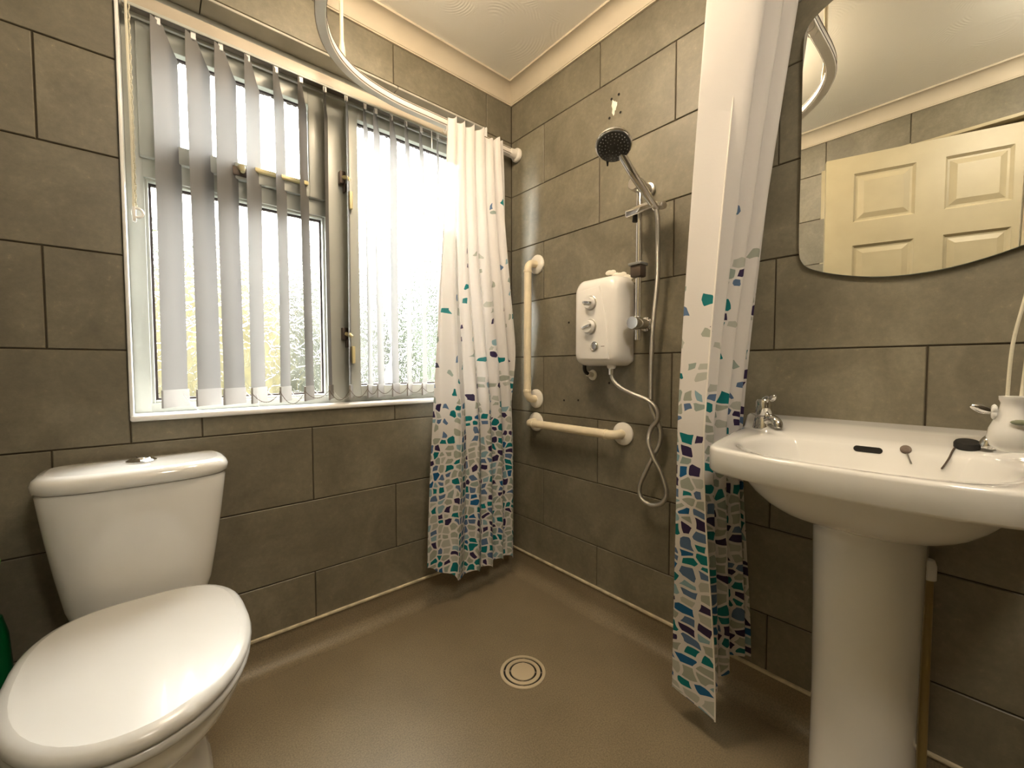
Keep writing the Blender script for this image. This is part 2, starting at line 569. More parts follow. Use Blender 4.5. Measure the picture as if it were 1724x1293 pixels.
def tile_mesh(w, h):
    key = (round(w, 4), round(h, 4))
    if key not in _tm:
        b = NB()
        g = 0.0017
        e = 0.0016
        # local: u along +X, v along +Z, proud towards -Y
        x0, x1, z0, z1 = g, w - g, g, h - g
        back = [(x0, T, z0), (x1, T, z0), (x1, T, z1), (x0, T, z1)]
        mid = [(x0, e, z0), (x1, e, z0), (x1, e, z1), (x0, e, z1)]
        fr = [(x0 + e, 0, z0 + e), (x1 - e, 0, z0 + e), (x1 - e, 0, z1 - e), (x0 + e, 0, z1 - e)]
        loft(b, [[Vector(p) for p in back], [Vector(p) for p in mid], [Vector(p) for p in fr]], True, False, True)
        bmesh.ops.recalc_face_normals(b, faces=b.faces)
        me = bpy.data.meshes.new('tile')
        b.to_mesh(me)
        b.free()
        me.materials.append(TILE)
        _tm[key] = me
    return _tm[key]

def put_tile(parent, rot, conv, u0, u1, z0, z1):
    if u1 - u0 < 0.012 or z1 - z0 < 0.006:
        return
    o = link(bpy.data.objects.new('tile', tile_mesh(u1 - u0, z1 - z0)))
    o.parent = parent
    o.rotation_euler = (0, 0, rot)
    o.location = conv(u0, random.uniform(0, 0.0009), z0)

def tile_wall(parent, rot, conv, u_from, u_to, joints, holes):
    """u runs left to right as seen from the room; joints[k] = first joint of row k (period 0.5985)"""
    P = 0.5985
    for k in range(len(ROWS) - 1):
        z0, z1 = ROWS[k], ROWS[k + 1]
        us = [u_from]
        j = joints[k]
        j -= math.floor((j - u_from) / P) * P
        while j < u_to - 0.01:
            if j > u_from + 0.01:
                us.append(j)
            j += P
        us.append(u_to)
        for a, b in zip(us[:-1], us[1:]):
            rects = [(a, b, z0, z1)]
            for (h0, h1, hz0, hz1) in holes:
                nx = []
                for (p, q, r0, r1) in rects:
                    if q <= h0 or p >= h1 or r1 <= hz0 or r0 >= hz1:
                        nx.append((p, q, r0, r1))
                        continue
                    if p < h0:
                        nx.append((p, h0, r0, r1))
                    if q > h1:
                        nx.append((h1, q, r0, r1))
                    p2, q2 = max(p, h0), min(q, h1)
                    if r0 < hz0:
                        nx.append((p2, q2, r0, hz0))
                    if r1 > hz1:
                        nx.append((p2, q2, hz1, r1))
                rects = nx
            for (p, q, r0, r1) in rects:
                put_tile(parent, rot, conv, p, q, r0, r1)

jb = [-0.597 if k % 2 else -0.896 for k in range(9)]
jb = [-0.896, -0.597, -0.896, -0.597, -0.896, -0.597, -0.896, -0.597, -0.585]
tile_wall(wall_back, 0, lambda u, e, z: (u, e - 0.0005, z), -W, 0.0, jb, [(HX0 - 0.002, HX1 + 0.002, HZ0 - 0.006, HZ1)])
jr = [0.2134, 0.5104, 0.2134, 0.5104, 0.2134, 0.5104, 0.2134, 0.5104 - 0.297, 0.5104]
jr = [0.5104 if k % 2 == 0 else 0.2134 for k in range(9)]
# rows: 0 bottom cut row, 1=k0 ... 8=k7 (top); measured: k7 .51, k6 .213, k5 .51, k4 .213, k3 .51, k2 .213, k1 .51
tile_wall(wall_right, -PI / 2, lambda u, e, z: (e - 0.0005, -u, z), 0.0, D, jr, [])
tile_wall(wall_left, PI / 2, lambda u, e, z: (-W - e + 0.0005, u - D, z), 0.0, D, [0.35 if k % 2 else 0.05 for k in range(9)], [(D + DY0, D + DY1, 0, DZ1)])

# coving round the ceiling
def cove(name, pts_in, label):
    """pts_in: function t -> list of profile points along a wall, swept between two ends"""
    b = NB()
    loft(b, pts_in, False)
    return tag(obj(name, b, COVE, None, 30), kind='structure', label=label)

prof = []
for i in range(9):
    a = i / 8 * PI / 2
    prof.append((0.062 - 0.056 * math.sin(a), 2.188 + (CEILZ - 2.188 - 0.004) * (1 - math.cos(a))))
prof = [(0.0, 2.182), (0.008, 2.182), (0.008, 2.188)] + [(0.010 + 0.044 * (1 - math.cos(i / 8 * PI / 2)), 2.188 + 0.056 * math.sin(i / 8 * PI / 2)) for i in range(9)] + [(0.062, 2.244), (0.062, CEILZ)]
cove('trim_1', [[Vector((x, -d, z)) for d, z in prof] for x in (-W, 0.0)], 'cream plaster coving above the window wall')
cove('trim_2', [[Vector((-d, y, z)) for d, z in prof] for y in (0.0, -D)], 'cream plaster coving above the shower wall')
cove('trim_3', [[Vector((-W + d, y, z)) for d, z in prof] for y in (-D, 0.0)], 'cream plaster coving above the door wall')
cove('trim_4', [[Vector((x, -D + d, z)) for d, z in prof] for x in (0.0, -W)], 'cream plaster coving behind the viewer')

# coved vinyl skirting + cream sealant capping
kp = [(0.0, 0.1), (0.0035, 0.1), (0.0035, 0.052)] + [(0.0035 + 0.046 * (1 - math.cos(i / 7 * PI / 2)), 0.052 - 0.0505 * math.sin(i / 7 * PI / 2)) for i in range(1, 8)] + [(0.055, 0.0008)]
def skirting(name, f, ends, label):
    b = NB()
    loft(b, [[Vector(f(d, t, z)) for d, z in kp] for t in ends], False)
    return tag(obj(name, b, FLOOR, None, 40), kind='structure', label=label)
skirting('baseboard_back', lambda d, t, z: (t, -d, z), (-W, 0), 'coved brown vinyl upstand under the window wall')
skirting('baseboard_right', lambda d, t, z: (-d, t, z), (0, -D), 'coved brown vinyl upstand under the shower wall')
skirting('baseboard_left', lambda d, t, z: (-W + d, t, z), (DY1, 0), 'coved brown vinyl upstand beside the doorway')
bm = NB()
box(bm, -W, 0, -0.008, 0.003, 0.0985, 0.108, 0.003)
tag(obj('trim_5', bm, SEAL), kind='structure', label='cream sealant strip along foot of window wall')
bm = NB()
box(bm, -0.008, 0.003, -D, 0, 0.0985, 0.108, 0.003)
tag(obj('trim_6', bm, SEAL), kind='structure', label='cream sealant strip along foot of shower wall')

# old drill holes and filler on the shower wall
for (y, z) in [(-0.595, 1.954), (-0.564, 1.952), (-0.603, 1.887), (-0.555, 1.888), (-0.362, 1.154), (-0.564, 0.911), (-0.599, 0.912), (-0.337, 0.832), (-0.414, 0.837)]:
    b = NB()
    lathe(b, [(0, 0.0045), (0.0008, 0.0045)], (-0.0008, y, z), (-1, 0, 0), 10)
    obj('drill_hole', b, DARK, wall_right, 0)
b = NB()
pts = []
for i in range(18):
    a = 2 * PI * i / 18
    r = 1 + 0.25 * math.sin(3 * a + 1) + 0.15 * math.sin(7 * a)
    pts.append((math.cos(a) * 0.011 * r, math.sin(a) * 0.025 * r))
loft(b, [[Vector((-0.0006, -0.575 - p[0] * s, 1.919 + p[1] * s)) if s == 1 else Vector((-0.003, -0.575 - p[0] * s, 1.919 + p[1] * s)) for p in pts] for s in (1, 0.75)], True, False, True)
obj('filler_patch', b, FILL, wall_right, 60)

# ------------------------------------------------------------------ window
# white plastic trim lining the opening (left jamb, right jamb, sill) and tiled soffit
b = NB()
box(b, HX0 - 0.002, HX0 + 0.006, -0.007, 0.09, HZ0 - 0.004, HZ1, 0.003)
tag(obj('trim_7', b, TRIMW), kind='structure', label='white plastic edge trim up the left window reveal')
b = NB()
box(b, HX1 - 0.006, HX1 + 0.002, -0.007, 0.09, HZ0 - 0.004, HZ1, 0.003)
tag(obj('trim_8', b, TRIMW), kind='structure', label='white plastic edge trim up the right window reveal')
b = NB()
box(b, HX0 - 0.002, HX1 + 0.002, -0.012, 0.09, HZ0 - 0.016, HZ0, 0.006, 3)
tag(obj('trim_9', b, TRIMW), kind='structure', label='glossy white plastic window sill with rounded front')
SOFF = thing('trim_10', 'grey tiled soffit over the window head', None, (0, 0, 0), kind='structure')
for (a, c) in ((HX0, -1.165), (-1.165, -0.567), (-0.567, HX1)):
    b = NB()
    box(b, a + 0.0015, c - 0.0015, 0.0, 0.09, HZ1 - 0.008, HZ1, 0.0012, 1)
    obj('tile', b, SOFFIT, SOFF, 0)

FY = 0.075   # room-side face of the frame
b = NB()
for q in [(HX0 + 0.006, HX0 + 0.044, HZ0, HZ1 - 0.008), (HX1 - 0.044, HX1 - 0.006, HZ0, HZ1 - 0.008), (-0.819, -0.738, HZ0, HZ1 - 0.008)]:
    box(b, q[0], q[1], FY, 0.135, q[2], q[3], 0.003)
for q in [(HX0 + 0.04, -0.815, HZ0, HZ0 + 0.026), (-0.742, HX1 - 0.04, HZ0, HZ0 + 0.026), (HX0 + 0.04, -0.815, 1.925, HZ1 - 0.008), (-0.742, HX1 - 0.04, 1.925, HZ1 - 0.008), (HX0 + 0.04, -0.815, 1.51, 1.565)]:
    box(b, q[0], q[1], FY, 0.135, q[2], q[3], 0.003)
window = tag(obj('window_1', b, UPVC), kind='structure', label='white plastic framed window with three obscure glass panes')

def ring_frame(b, x0, x1, z0, z1, w, y0, y1, bev=0.003):
    box(b, x0, x0 + w, y0, y1, z0, z1, bev)
    box(b, x1 - w, x1, y0, y1, z0, z1, bev)
    box(b, x0 + w * 0.98, x1 - w * 0.98, y0, y1, z0, z0 + w, bev)
    box(b, x0 + w * 0.98, x1 - w * 0.98, y0, y1, z1 - w, z1, bev)

def pane(x0, x1, z0, z1, y, parent):
    b = NB()
    ring_frame(b, x0, x1, z0, z1, 0.007, y - 0.004, y + 0.010, 0)
    obj('gasket', b, GASKET, parent, 0)
    b = NB()
    box(b, x0 + 0.002, x1 - 0.002, y, y + 0.006, z0 + 0.002, z1 - 0.002)
    return obj('pane', b, GLASS, parent, 0)

# fixed lower-left light: glazing bead then pane
b = NB()
ring_frame(b, -1.306, -0.817, 0.866, 1.512, 0.010, FY + 0.006, FY + 0.03, 0.003)
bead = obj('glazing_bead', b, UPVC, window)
pane(-1.297, -0.826, 0.875, 1.503, FY + 0.026, bead)
# top-hung vent sash
b = NB()
ring_frame(b, -1.312, -0.820, 1.563, 1.928, 0.052, FY - 0.016, FY + 0.04, 0.004)
vent = obj('sash', b, UPVC, window, label='small top-hung vent sash')
pane(-1.261, -0.871, 1.614, 1.877, FY + 0.01, vent)
# right side-hung sash
b = NB()
ring_frame(b, -0.742, HX1 - 0.036, HZ0 + 0.02, 1.928, 0.040, FY - 0.016, FY + 0.04, 0.004)
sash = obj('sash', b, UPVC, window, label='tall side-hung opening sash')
pane(-0.703, HX1 - 0.076, HZ0 + 0.059, 1.889, FY + 0.01, sash)

def catch(x, z, parent, vert):
    b = NB()
    if vert:
        box(b, x - 0.014, x + 0.006, FY - 0.024, FY - 0.001, z - 0.022, z + 0.022, 0.002)
        box(b, x + 0.001, x + 0.008, FY - 0.026, FY - 0.001, z - 0.05, z - 0.02, 0.002)
    else:
        box(b, x - 0.026, x + 0.026, FY - 0.022, FY - 0.016, z - 0.018, z + 0.010, 0.002)
    pl = obj('catch_plate', b, BRONZE, parent)
    b = NB()
    if vert:
        tube(b, [(x - 0.002, FY - 0.022, z), (x + 0.006, FY - 0.036, z - 0.004), (x + 0.014, FY - 0.044, z - 0.012)], [0.007, 0.008, 0.005], 10)
        box(b, x + 0.016, x + 0.028, FY - 0.034, FY - 0.018, z - 0.11, z - 0.045, 0.004)
    else:
        tube(b, [(x + 0.004, FY - 0.018, z + 0.008), (x + 0.006, FY - 0.036, z + 0.004), (x + 0.006, FY - 0.042, z - 0.012)], [0.010, 0.010, 0.006], 10)
        box(b, x + 0.035, x + 0.20, FY - 0.030, FY - 0.015, z + 0.006, z + 0.020, 0.004)
    obj('catch_lever', b, IVORY, pl)
catch(-1.078, 1.590, window, False)
catch(-0.757, 1.660, window, True)
catch(-0.757, 1.095, window, True)

# ------------------------------------------------------------------ vertical blind
blind = thing('vertical_blind', 'off-white vertical blind with turned fabric vanes across the window', 'blind', (-0.75, 0.03, HZ0))
BY = 0.032
b = NB()
box(b, -1.338, -0.155, BY - 0.019, BY + 0.019, 1.935, 1.972, 0.004)
hr = obj('headrail', b, HEADR, blind)
b = NB()
box(b, -1.336, -0.157, BY - 0.021, BY - 0.017, 1.930, 1.938, 0.001)
box(b, -1.336, -0.157, BY + 0.010, BY + 0.019, 1.924, 1.936, 0.001)
obj('headrail_lip', b, UPVC, hr)
b = NB()
box(b, -1.334, -0.159, BY - 0.010, BY + 0.010, 1.9335, 1.9355)
obj('track_slot', b, GREYP, hr, 0)
VX = [(-1.252, 48), (-1.174, 46), (-1.109, 46), (-1.043, 54.5), (-0.967, 58.5), (-0.894, 58.5), (-0.822, 66), (-0.749, 62.5),
      (-0.68, 57), (-0.637, 51), (-0.575, 47), (-0.516, 51), (-0.45, 50), (-0.375, 52)]  # last vane is added, hidden by the curtain, to shade its neighbours
VW = 0.0445
for i, (vx, ang) in enumerate(VX):
    a = math.radians(ang)
    d = Vector((math.cos(a), math.sin(a), 0))
    nrm = Vector((-d.y, d.x, 0))
    c = Vector((vx, BY, 0))
    b = NB()
    rows = []
    zs = [0.905, 1.1, 1.3, 1.5, 1.7, 1.82, 1.86, 1.88, 1.90, 1.922]
    for z in zs:
        top = min(1, max(0, (z - 1.86) / 0.062))
        r = []
        for k in range(9):
            s = -1 + k / 4
            lo, hi = lerp(-1, -0.95, top), lerp(1, -0.05, top)
            w_ = lerp(lo, hi, k / 8)
            bow = 0.004 * (1 - w_ * w_) * (1 - top) + 0.0025 * math.sin(3.1 * z + i * 1.7)
            p = c + d * (w_ * VW) + nrm * bow
            r.append(Vector((p.x, p.y, z)))
        rows.append(r)
    loft(b, rows, False)
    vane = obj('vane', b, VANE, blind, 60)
    b = NB()
    n_r = 12
    z0, z1 = 0.858, 0.908
    front, back = [], []
    for k in range(2 * n_r + 1):
        w_ = -1.03 + 2.06 * k / (2 * n_r)
        bow = 0.004 * (1 - w_ * w_)
        front.append((w_, bow - 0.0028 - (0.0006 if k % 2 else 0)))
        back.append((w_, bow + 0.0028))
    poly = front + list(reversed(back))
    loft(b, [[c + d * (w_ * VW) + nrm * o_ + Vector((0, 0, z)) for w_, o_ in poly] for z in (z0, z1)], True, True, True)
    obj('weight_pocket', b, POCKET, vane, 30)
    b = NB()
    hp = c + d * (-0.4 * VW)
    box(b, hp.x - 0.006, hp.x + 0.006, hp.y - 0.0025, hp.y + 0.0025, 1.912, 1.938, 0.001, 1)
    obj('hanger', b, TRIMW, vane)
# beaded chains linking the weights
def chain_pts(i, side, sag, drop=0.0):
    (xa, aa), (xb, ab) = VX[i], VX[i + 1]
    p = []
    for (x, a) in ((xa, aa), (xb, ab)):
        a = math.radians(a)
        p.append(Vector((x + side * math.cos(a) * 0.047, BY + side * math.sin(a) * 0.047, 0.893)))
    out = []
    for k in range(13):
        t = k / 12
        q = p[0].lerp(p[1], t)
        q.z = max(q.z - sag * 4 * t * (1 - t), HZ0 + 0.002) - drop * t
        out.append(q)
    return out
for side, mt, nm in ((-1, GREYP, 'near_chain'), (1, TRIMW, 'far_chain')):
    for i in range(3 if side < 0 else 2, len(VX) - 1):
        b = NB()
        pts = chain_pts(i, side, random.uniform(0.02, 0.035) + (0.015 if i in (4, 6) else 0))
        tube(b, pts, 0.0009, 5)
        for q in pts[1:-1]:
            r = bmesh.ops.create_icosphere(b, subdivisions=1, radius=0.0016)
            bmesh.ops.translate(b, verts=r['verts'], vec=q)
        obj('bead_chain', b, mt, blind, 0)
b = NB()
lp = catmull([(-1.235, 0.012, 0.893), (-1.20, 0.02, 0.845), (-1.15, 0.012, 0.8445), (-1.09, 0.006, 0.8445), (-1.05, 0.012, 0.846), (-1.055, 0.02, 0.893)], 8)
tube(b, lp, 0.0014, 5)
obj('bead_chain', b, TRIMW, blind, 0)
# pull cord at the left end and tilt wand at the right
b = NB()
cpts = [Vector((-1.3265 + 0.001 * math.sin(z * 9), 0.005, z)) for z in [1.935 - 0.02 * k for k in range(28)]]
tube(b, cpts, 0.0032, 7)
for k in range(0, 130):
    r = bmesh.ops.create_icosphere(b, subdivisions=1, radius=0.0022)
    bmesh.ops.translate(b, verts=r['verts'], vec=Vector((-1.3215 + 0.001 * math.sin(k), 0.003, 1.925 - 0.0041 * k)))
cord = obj('pull_cord', b, CORDM, blind, 0)
b = NB()
tube(b, [Vector((-1.319 + 0.010 * math.cos(t), 0.001, 1.385 + 0.012 * math.sin(t))) for t in [2 * PI * k / 16 for k in range(17)]], 0.0036, 8)
box(b, -1.330, -1.322, -0.004, 0.008, 1.36, 1.40, 0.002)
obj('cord_tensioner', b, TRIMW, cord)
b = NB()
tube(b, [(-0.418, 0.012, 1.932), (-0.417, 0.010, 1.86)], 0.0022, 6)
obj('short_cord', b, TRIMW, blind)

# ------------------------------------------------------------------ shower curtain rail
RZ = 1.945
RP = [(-0.002, -0.045), (-0.2, -0.045), (-0.42, -0.045), (-0.62, -0.050), (-0.77, -0.092), (-0.88, -0.185), (-0.94, -0.33), (-0.945, -0.50), (-0.89, -0.70),
      (-0.79, -0.87), (-0.67, -1.01), (-0.55, -1.095), (-0.42, -1.135), (-0.2, -1.14), (-0.002, -1.14)]
rpts = catmull([(x, y, RZ) for x, y in RP], 8)
rail = thing('curtain_rail', 'white curved ceiling-hung shower curtain rail', 'curtain rail', (-0.002, -0.045, RZ))
def sweep(b, pts, prof2, caps=True):
    rings = []
    n = len(pts)
    for i, p in enumerate(pts):
        t = (pts[min(i + 1, n - 1)] - pts[max(i - 1, 0)]).normalized()
        s = Vector((t.y, -t.x, 0)).normalized()
        rings.append([p + s * u + Vector((0, 0, v)) for u, v in prof2])
    loft(b, rings, True, caps, caps)
b = NB()
sweep(b, rpts, [(-0.012, -0.015), (0.012, -0.015), (0.014, -0.012), (0.014, 0.012), (0.012, 0.015), (-0.012, 0.015), (-0.014, 0.012), (-0.014, -0.012)])
track = obj('rail_track', b, RAILW, rail, 50)
b = NB()
for u in (-0.0145, 0.0145):
    for v in (-0.0105, 0.010):
        sweep(b, rpts, [(u - 0.0008, v - 0.0012), (u + 0.0008, v - 0.0012), (u + 0.0008, v + 0.0012), (u - 0.0008, v + 0.0012)])
obj('groove', b, GREYP, track, 0)
for y in (-0.045, -1.14):
    b = NB()
    lathe(b, [(0, 0.030), (0.010, 0.030), (0.016, 0.026), (0.018, 0.021), (0.05, 0.019), (0.052, 0.017)], (-0.002, y, RZ), (-1, 0, 0), 28)
    obj('wall_flange', b, GRABW, rail)
for (x, y) in ((-0.815, -0.118), (-0.565, -1.088)):
    b = NB()
    lathe(b, [(0, 0.011), (0.03, 0.010), (0.06, 0.006), (CEILZ - RZ - 0.026, 0.006), (CEILZ - RZ - 0.024, 0.022), (CEILZ - RZ - 0.016, 0.024)], (x, y, RZ + 0.012), (0, 0, 1), 20)
    obj('ceiling_rod', b, GRABC, rail)

# ------------------------------------------------------------------ curtains
def cloth(b, fn, nu, nz, uvw):
    """fn(s, t) -> Vector, s along width 0..1, t from hem 0 to top 1; uv in metres"""
    uvl = b.loops.layers.uv.new('UVMap')
    g = [[b.verts.new(fn(i / nu, j / nz)) for i in range(nu + 1)] for j in range(nz + 1)]
    # arc length along a middle row for u
    row = g[nz // 3]
    acc = [0.0]
    for i in range(nu):
        acc.append(acc[-1] + (row[i + 1].co - row[i].co).length)
    for j in range(nz):
        for i in range(nu):
            f = b.faces.new((g[j][i], g[j][i + 1], g[j + 1][i + 1], g[j + 1][i]))
            for l, (ii, jj) in zip(f.loops, ((i, j), (i + 1, j), (i + 1, j + 1), (i, j + 1))):
                l[uvl].uv = (acc[ii] + uvw, g[jj][ii].co.z)
    return b

def left_fn(s, t):
    ztop = 1.962 - 0.012 * abs(math.sin(s * PI * 7)) - 0.03 * sst(0.55, 0.75, s) * (1 - sst(0.75, 0.9, s))
    zb = 0.195 - 0.085 * sst(0.0, 0.33, s) - 0.006 * math.sin(s * 21)
    z = lerp(zb, ztop, t)
    xl = lerp(-0.528, -0.405, sst(0, 1, t) * 0.35 + t * 0.65)
    xr = lerp(-0.052, -0.118, t ** 1.6)
    # wide folds low down, evenly gathered at the top
    sx = s ** lerp(1.0, 1.0, t)
    ph_top = s * 2 * PI * 6.5
    ph_bot = (s ** 1.7) * 2 * PI * 5.2 + 0.6
    k = sst(0.25, 0.95, t)
    ph = lerp(ph_bot, ph_top, k)
    amp = lerp(0.022, 0.016, k) * (0.35 + 0.65 * sst(0.0, 0.45, s) * (1 - k) + 0.65 * k)
    y = -0.086 + amp * (math.sin(ph) + 0.28 * math.sin(2 * ph + 0.8)) + 0.006 * math.sin(5 * t + 9 * s)
    x = lerp(xl, xr, sx) + 0.010 * math.sin(2 * ph + 0.5) * (0.4 + 0.6 * (1 - k))
    y -= 0.02 * (1 - t) * (1 - s)
    return Vector((min(x, -0.022), min(y, lerp(-0.024, -0.062, sst(1.85, 1.92, z))), z))

def hooks(parent, spots):
    for (x, y) in spots:
        b = NB()
        tube(b, [Vector((x, y + 0.012 * math.cos(a), RZ - 0.022 + 0.012 * math.sin(a))) for a in [2 * PI * k / 14 for k in range(15)]], 0.0016, 6)
        box(b, x - 0.004, x + 0.004, y - 0.004, y + 0.004, RZ - 0.014, RZ - 0.004, 0.001, 1)
        obj('curtain_hook', b, GRABW, parent)

curtL = thing('shower_curtain', 'white shower curtain with blue mosaic print gathered in the window corner', 'shower curtain', (-0.26, -0.06, 0.11), 'mosaic print shower curtains')
b = NB()
cloth(b, left_fn, 150, 60, 0.0)
bmesh.ops.recalc_face_normals(b, faces=b.faces)
obj('fabric', b, CURT, curtL, 180)
hooks(curtL, [(-0.12 - 0.045 * k, -0.047) for k in range(7)])

# right curtain: plan outline at three heights (free edge first)
KB = [(-0.243, -1.072), (-0.2405, -1.012), (-0.236, -0.953), (-0.205, -0.975), (-0.186, -1.035), (-0.168, -1.045), (-0.155, -0.985), (-0.138, -0.980), (-0.120, -1.040), (-0.100, -1.048), (-0.088, -0.985), (-0.070, -0.980), (-0.052, -1.050), (-0.036, -1.066), (-0.024, -1.010), (-0.016, -1.075)]
KM = [(-0.262, -1.040), (-0.262, -1.005), (-0.258, -0.968), (-0.225, -0.978), (-0.195, -1.018), (-0.175, -1.026), (-0.16, -0.975), (-0.142, -0.970), (-0.125, -1.020), (-0.105, -1.030), (-0.09, -0.980), (-0.072, -0.976), (-0.055, -1.028), (-0.038, -1.038), (-0.026, -0.995), (-0.014, -1.040)]
KT = [(-0.168, -1.082), (-0.195, -1.046), (-0.222, -1.012), (-0.205, -1.075), (-0.185, -1.125), (-0.168, -1.135), (-0.155, -1.085), (-0.138, -1.085), (-0.12, -1.145), (-0.104, -1.150), (-0.09, -1.095), (-0.072, -1.092), (-0.056, -1.155), (-0.04, -1.160), (-0.026, -1.105), (-0.014, -1.142)]
KB, KM, KT = [catmull([(x, y, 0) for x, y in K], 9) for K in (KB, KM, KT)]
NR = len(KB) - 1
def right_fn(s, t):
    i = s * NR
    k = min(int(i), NR - 1)
    f = i - k
    pb, pm, pt = [K[k].lerp(K[k + 1], f) for K in (KB, KM, KT)]
    zb = 0.085 + 0.055 * sst(0.22, 1.0, s) + 0.010 * math.sin(s * 25)
    if s < 0.14:
        zb = lerp(0.072, 0.09, s / 0.14)
    z = lerp(zb, 1.926, t)
    a = (z - 0.08) / (0.80 - 0.08)
    if z < 0.80:
        p = pb.lerp(pm, sst(0, 1, a))
    else:
        a = (z - 0.80) / (1.93 - 0.80)
        p = pm.lerp(pt, a ** 1.25)
    wob = 0.004 * math.sin(9 * t + 11 * s) * (1 - t)
    return Vector((min(p.x + wob, -0.012), p.y + wob * 0.6, z))

curtR = thing('shower_curtain', 'white shower curtain with teal mosaic print bunched beside the basin', 'shower curtain', (-0.13, -1.03, 0.08), 'mosaic print shower curtains')
b = NB()
cloth(b, right_fn, NR, 60, 3.37)
bmesh.ops.recalc_face_normals(b, faces=b.faces)
fabR = obj('fabric', b, CURT, curtR, 180)
b = NB()
hem = [right_fn(0.0, j / 60) + Vector((-0.0015, -0.0005, 0)) for j in range(61)]
tube(b, hem, 0.0022, 6)
obj('stitched_hem', b, plain('white_hem_thread', (0.80, 0.76, 0.70), 0.7), fabR)
hooks(curtR, [(-0.02 - 0.03 * k, -1.14) for k in range(7)])

# ------------------------------------------------------------------ shower unit
SX = 0.108
unit = thing('electric_shower', 'white electric shower unit with two round dials', 'shower', (0, -0.605, 0.975))
def rrect(cy, cz, hw, hh, r, x, n=6, top=0.0):
    pts = []
    for (sy, sz, a0) in ((1, 1, 0), (-1, 1, PI / 2), (-1, -1, PI), (1, -1, 1.5 * PI)):
        for k in range(n + 1):
            a = a0 + k / n * PI / 2
            y = sy * (hw - r) + r * math.cos(a)
            z = sz * (hh - r) + r * math.sin(a)
            if z > 0:
                z += top * (1 - (y / hw) ** 2)
            pts.append(Vector((x, cy + y, cz + z)))
    return pts
UC, UZ, UHW, UHH = -0.573, 1.130, 0.100, 0.155
b = NB()
rings = []
for (x, s, r) in ((-0.0005, 0.955, 0.02), (-0.012, 0.965, 0.022), (-0.016, 1.0, 0.03), (-0.05, 1.0, 0.034), (-0.075, 0.985, 0.036), (-0.094, 0.945, 0.036), (-0.104, 0.87, 0.034), (-0.109, 0.74, 0.03), (-0.111, 0.5, 0.02), (-0.112, 0.2, 0.008)):
    rings.append(rrect(UC, UZ, UHW - (1 - s) * 0.12, UHH - (1 - s) * 0.14, r, x, 6, 0.012))
loft(b, rings, True, True, True)
case = obj('casing', b, UNITW, unit, 35)
# raised central fascia with curved edges
b = NB()
fas = [(-0.545, 1.262), (-0.560, 1.20), (-0.566, 1.12), (-0.560, 1.03), (-0.545, 1.0), (-0.625, 0.996), (-0.632, 1.02), (-0.626, 1.08), (-0.612, 1.16), (-0.600, 1.225), (-0.592, 1.262)]
fas = [(-0.506, 1.245), (-0.500, 1.15), (-0.508, 1.02), (-0.518, 1.002), (-0.640, 0.998), (-0.637, 1.06), (-0.622, 1.16), (-0.606, 1.235), (-0.600, 1.255)]
loft(b, [[Vector((-0.1045, y, z)) for y, z in fas], [Vector((-0.1135, y, z)) for y, z in fas], [Vector((-0.1148, lerp(-0.565, y, 0.96), lerp(1.13, z, 0.975))) for y, z in fas]], True, False, True)
obj('fascia', b, UNITW, case, 30)
def dial(y, z, r, tilt):
    b = NB()
    lathe(b, [(0, r * 1.18), (0.004, r * 1.18), (0.006, r * 1.06), (0.006, r * 1.0)], (-0.1135, y, z), (-1, 0, 0), 32)
    ringo = obj('dial_ring', b, SATIN, unit)
    b = NB()
    lathe(b, [(0, r), (0.012, r * 0.96), (0.016, r * 0.86), (0.0165, 0.0005)], (-0.1185, y, z), (-1, 0, 0), 32)
    kn = obj('dial', b, UNITW, unit)
    b = NB()
    box(b, -0.140, -0.130, -r * 0.92, r * 0.92, -0.005, 0.005, 0.003)
    bmesh.ops.rotate(b, verts=b.verts, cent=(0, 0, 0), matrix=Matrix.Rotation(tilt, 3, 'X'))
    bmesh.ops.translate(b, verts=b.verts, vec=(0, y, z))
    obj('dial_grip', b, CHROME, kn)
dial(-0.565, 1.199, 0.022, 0.15)
dial(-0.563, 1.115, 0.024, -0.2)
b = NB()
lathe(b, [(0, 0.017), (0.004, 0.017), (0.005, 0.014), (0.003, 0.011), (0.006, 0.010), (0.0065, 0.001)], (-0.114, -0.583, 1.045), (-1, 0, 0), 28)
obj('start_button', b, CHROME, unit)
b = NB()
box(b, -0.1158, -0.1140, -0.6255, -0.611, 1.0425, 1.0445)
obj('logo_strip', b, GREYP, unit, 0)
b = NB()
lathe(b, [(0, 0.017), (0.014, 0.016), (0.02, 0.012)], (-0.068, -0.622, 0.985), (0, 0, -1), 20)
obj('outlet_boss', b, UNITW, unit)
b = NB()
tube(b, catmull([(-0.055, -0.490, 0.985), (-0.055, -0.490, 0.962), (-0.04, -0.487, 0.949), (-0.018, -0.487, 0.943)], 6), 0.0075, 10)
obj('relief_pipe', b, BLACK, unit)
b = NB()
tube(b, catmull([(-0.034, -0.488, 0.946), (-0.012, -0.486, 0.942), (-0.002, -0.486, 0.941)], 4), [0.010] * 9, 10)
lathe(b, [(0, 0.021), (0.004, 0.019)], (-0.001, -0.486, 0.940), (-1, 0, 0), 16)
obj('relief_pipe_seal', b, FILL, unit)
b = NB()
for i in range(7):
    r = bmesh.ops.create_icosphere(b, subdivisions=2, radius=0.011)
    bmesh.ops.scale(b, verts=r['verts'], vec=(0.25, 1.5, 0.9))
    bmesh.ops.translate(b, verts=r['verts'], vec=(-0.002, -0.560 - 0.015 * i, 1.322 - 0.005 * i + 0.004 * math.sin(i * 2)))
obj('sealant_smear', b, FILL, wall_right, 60)

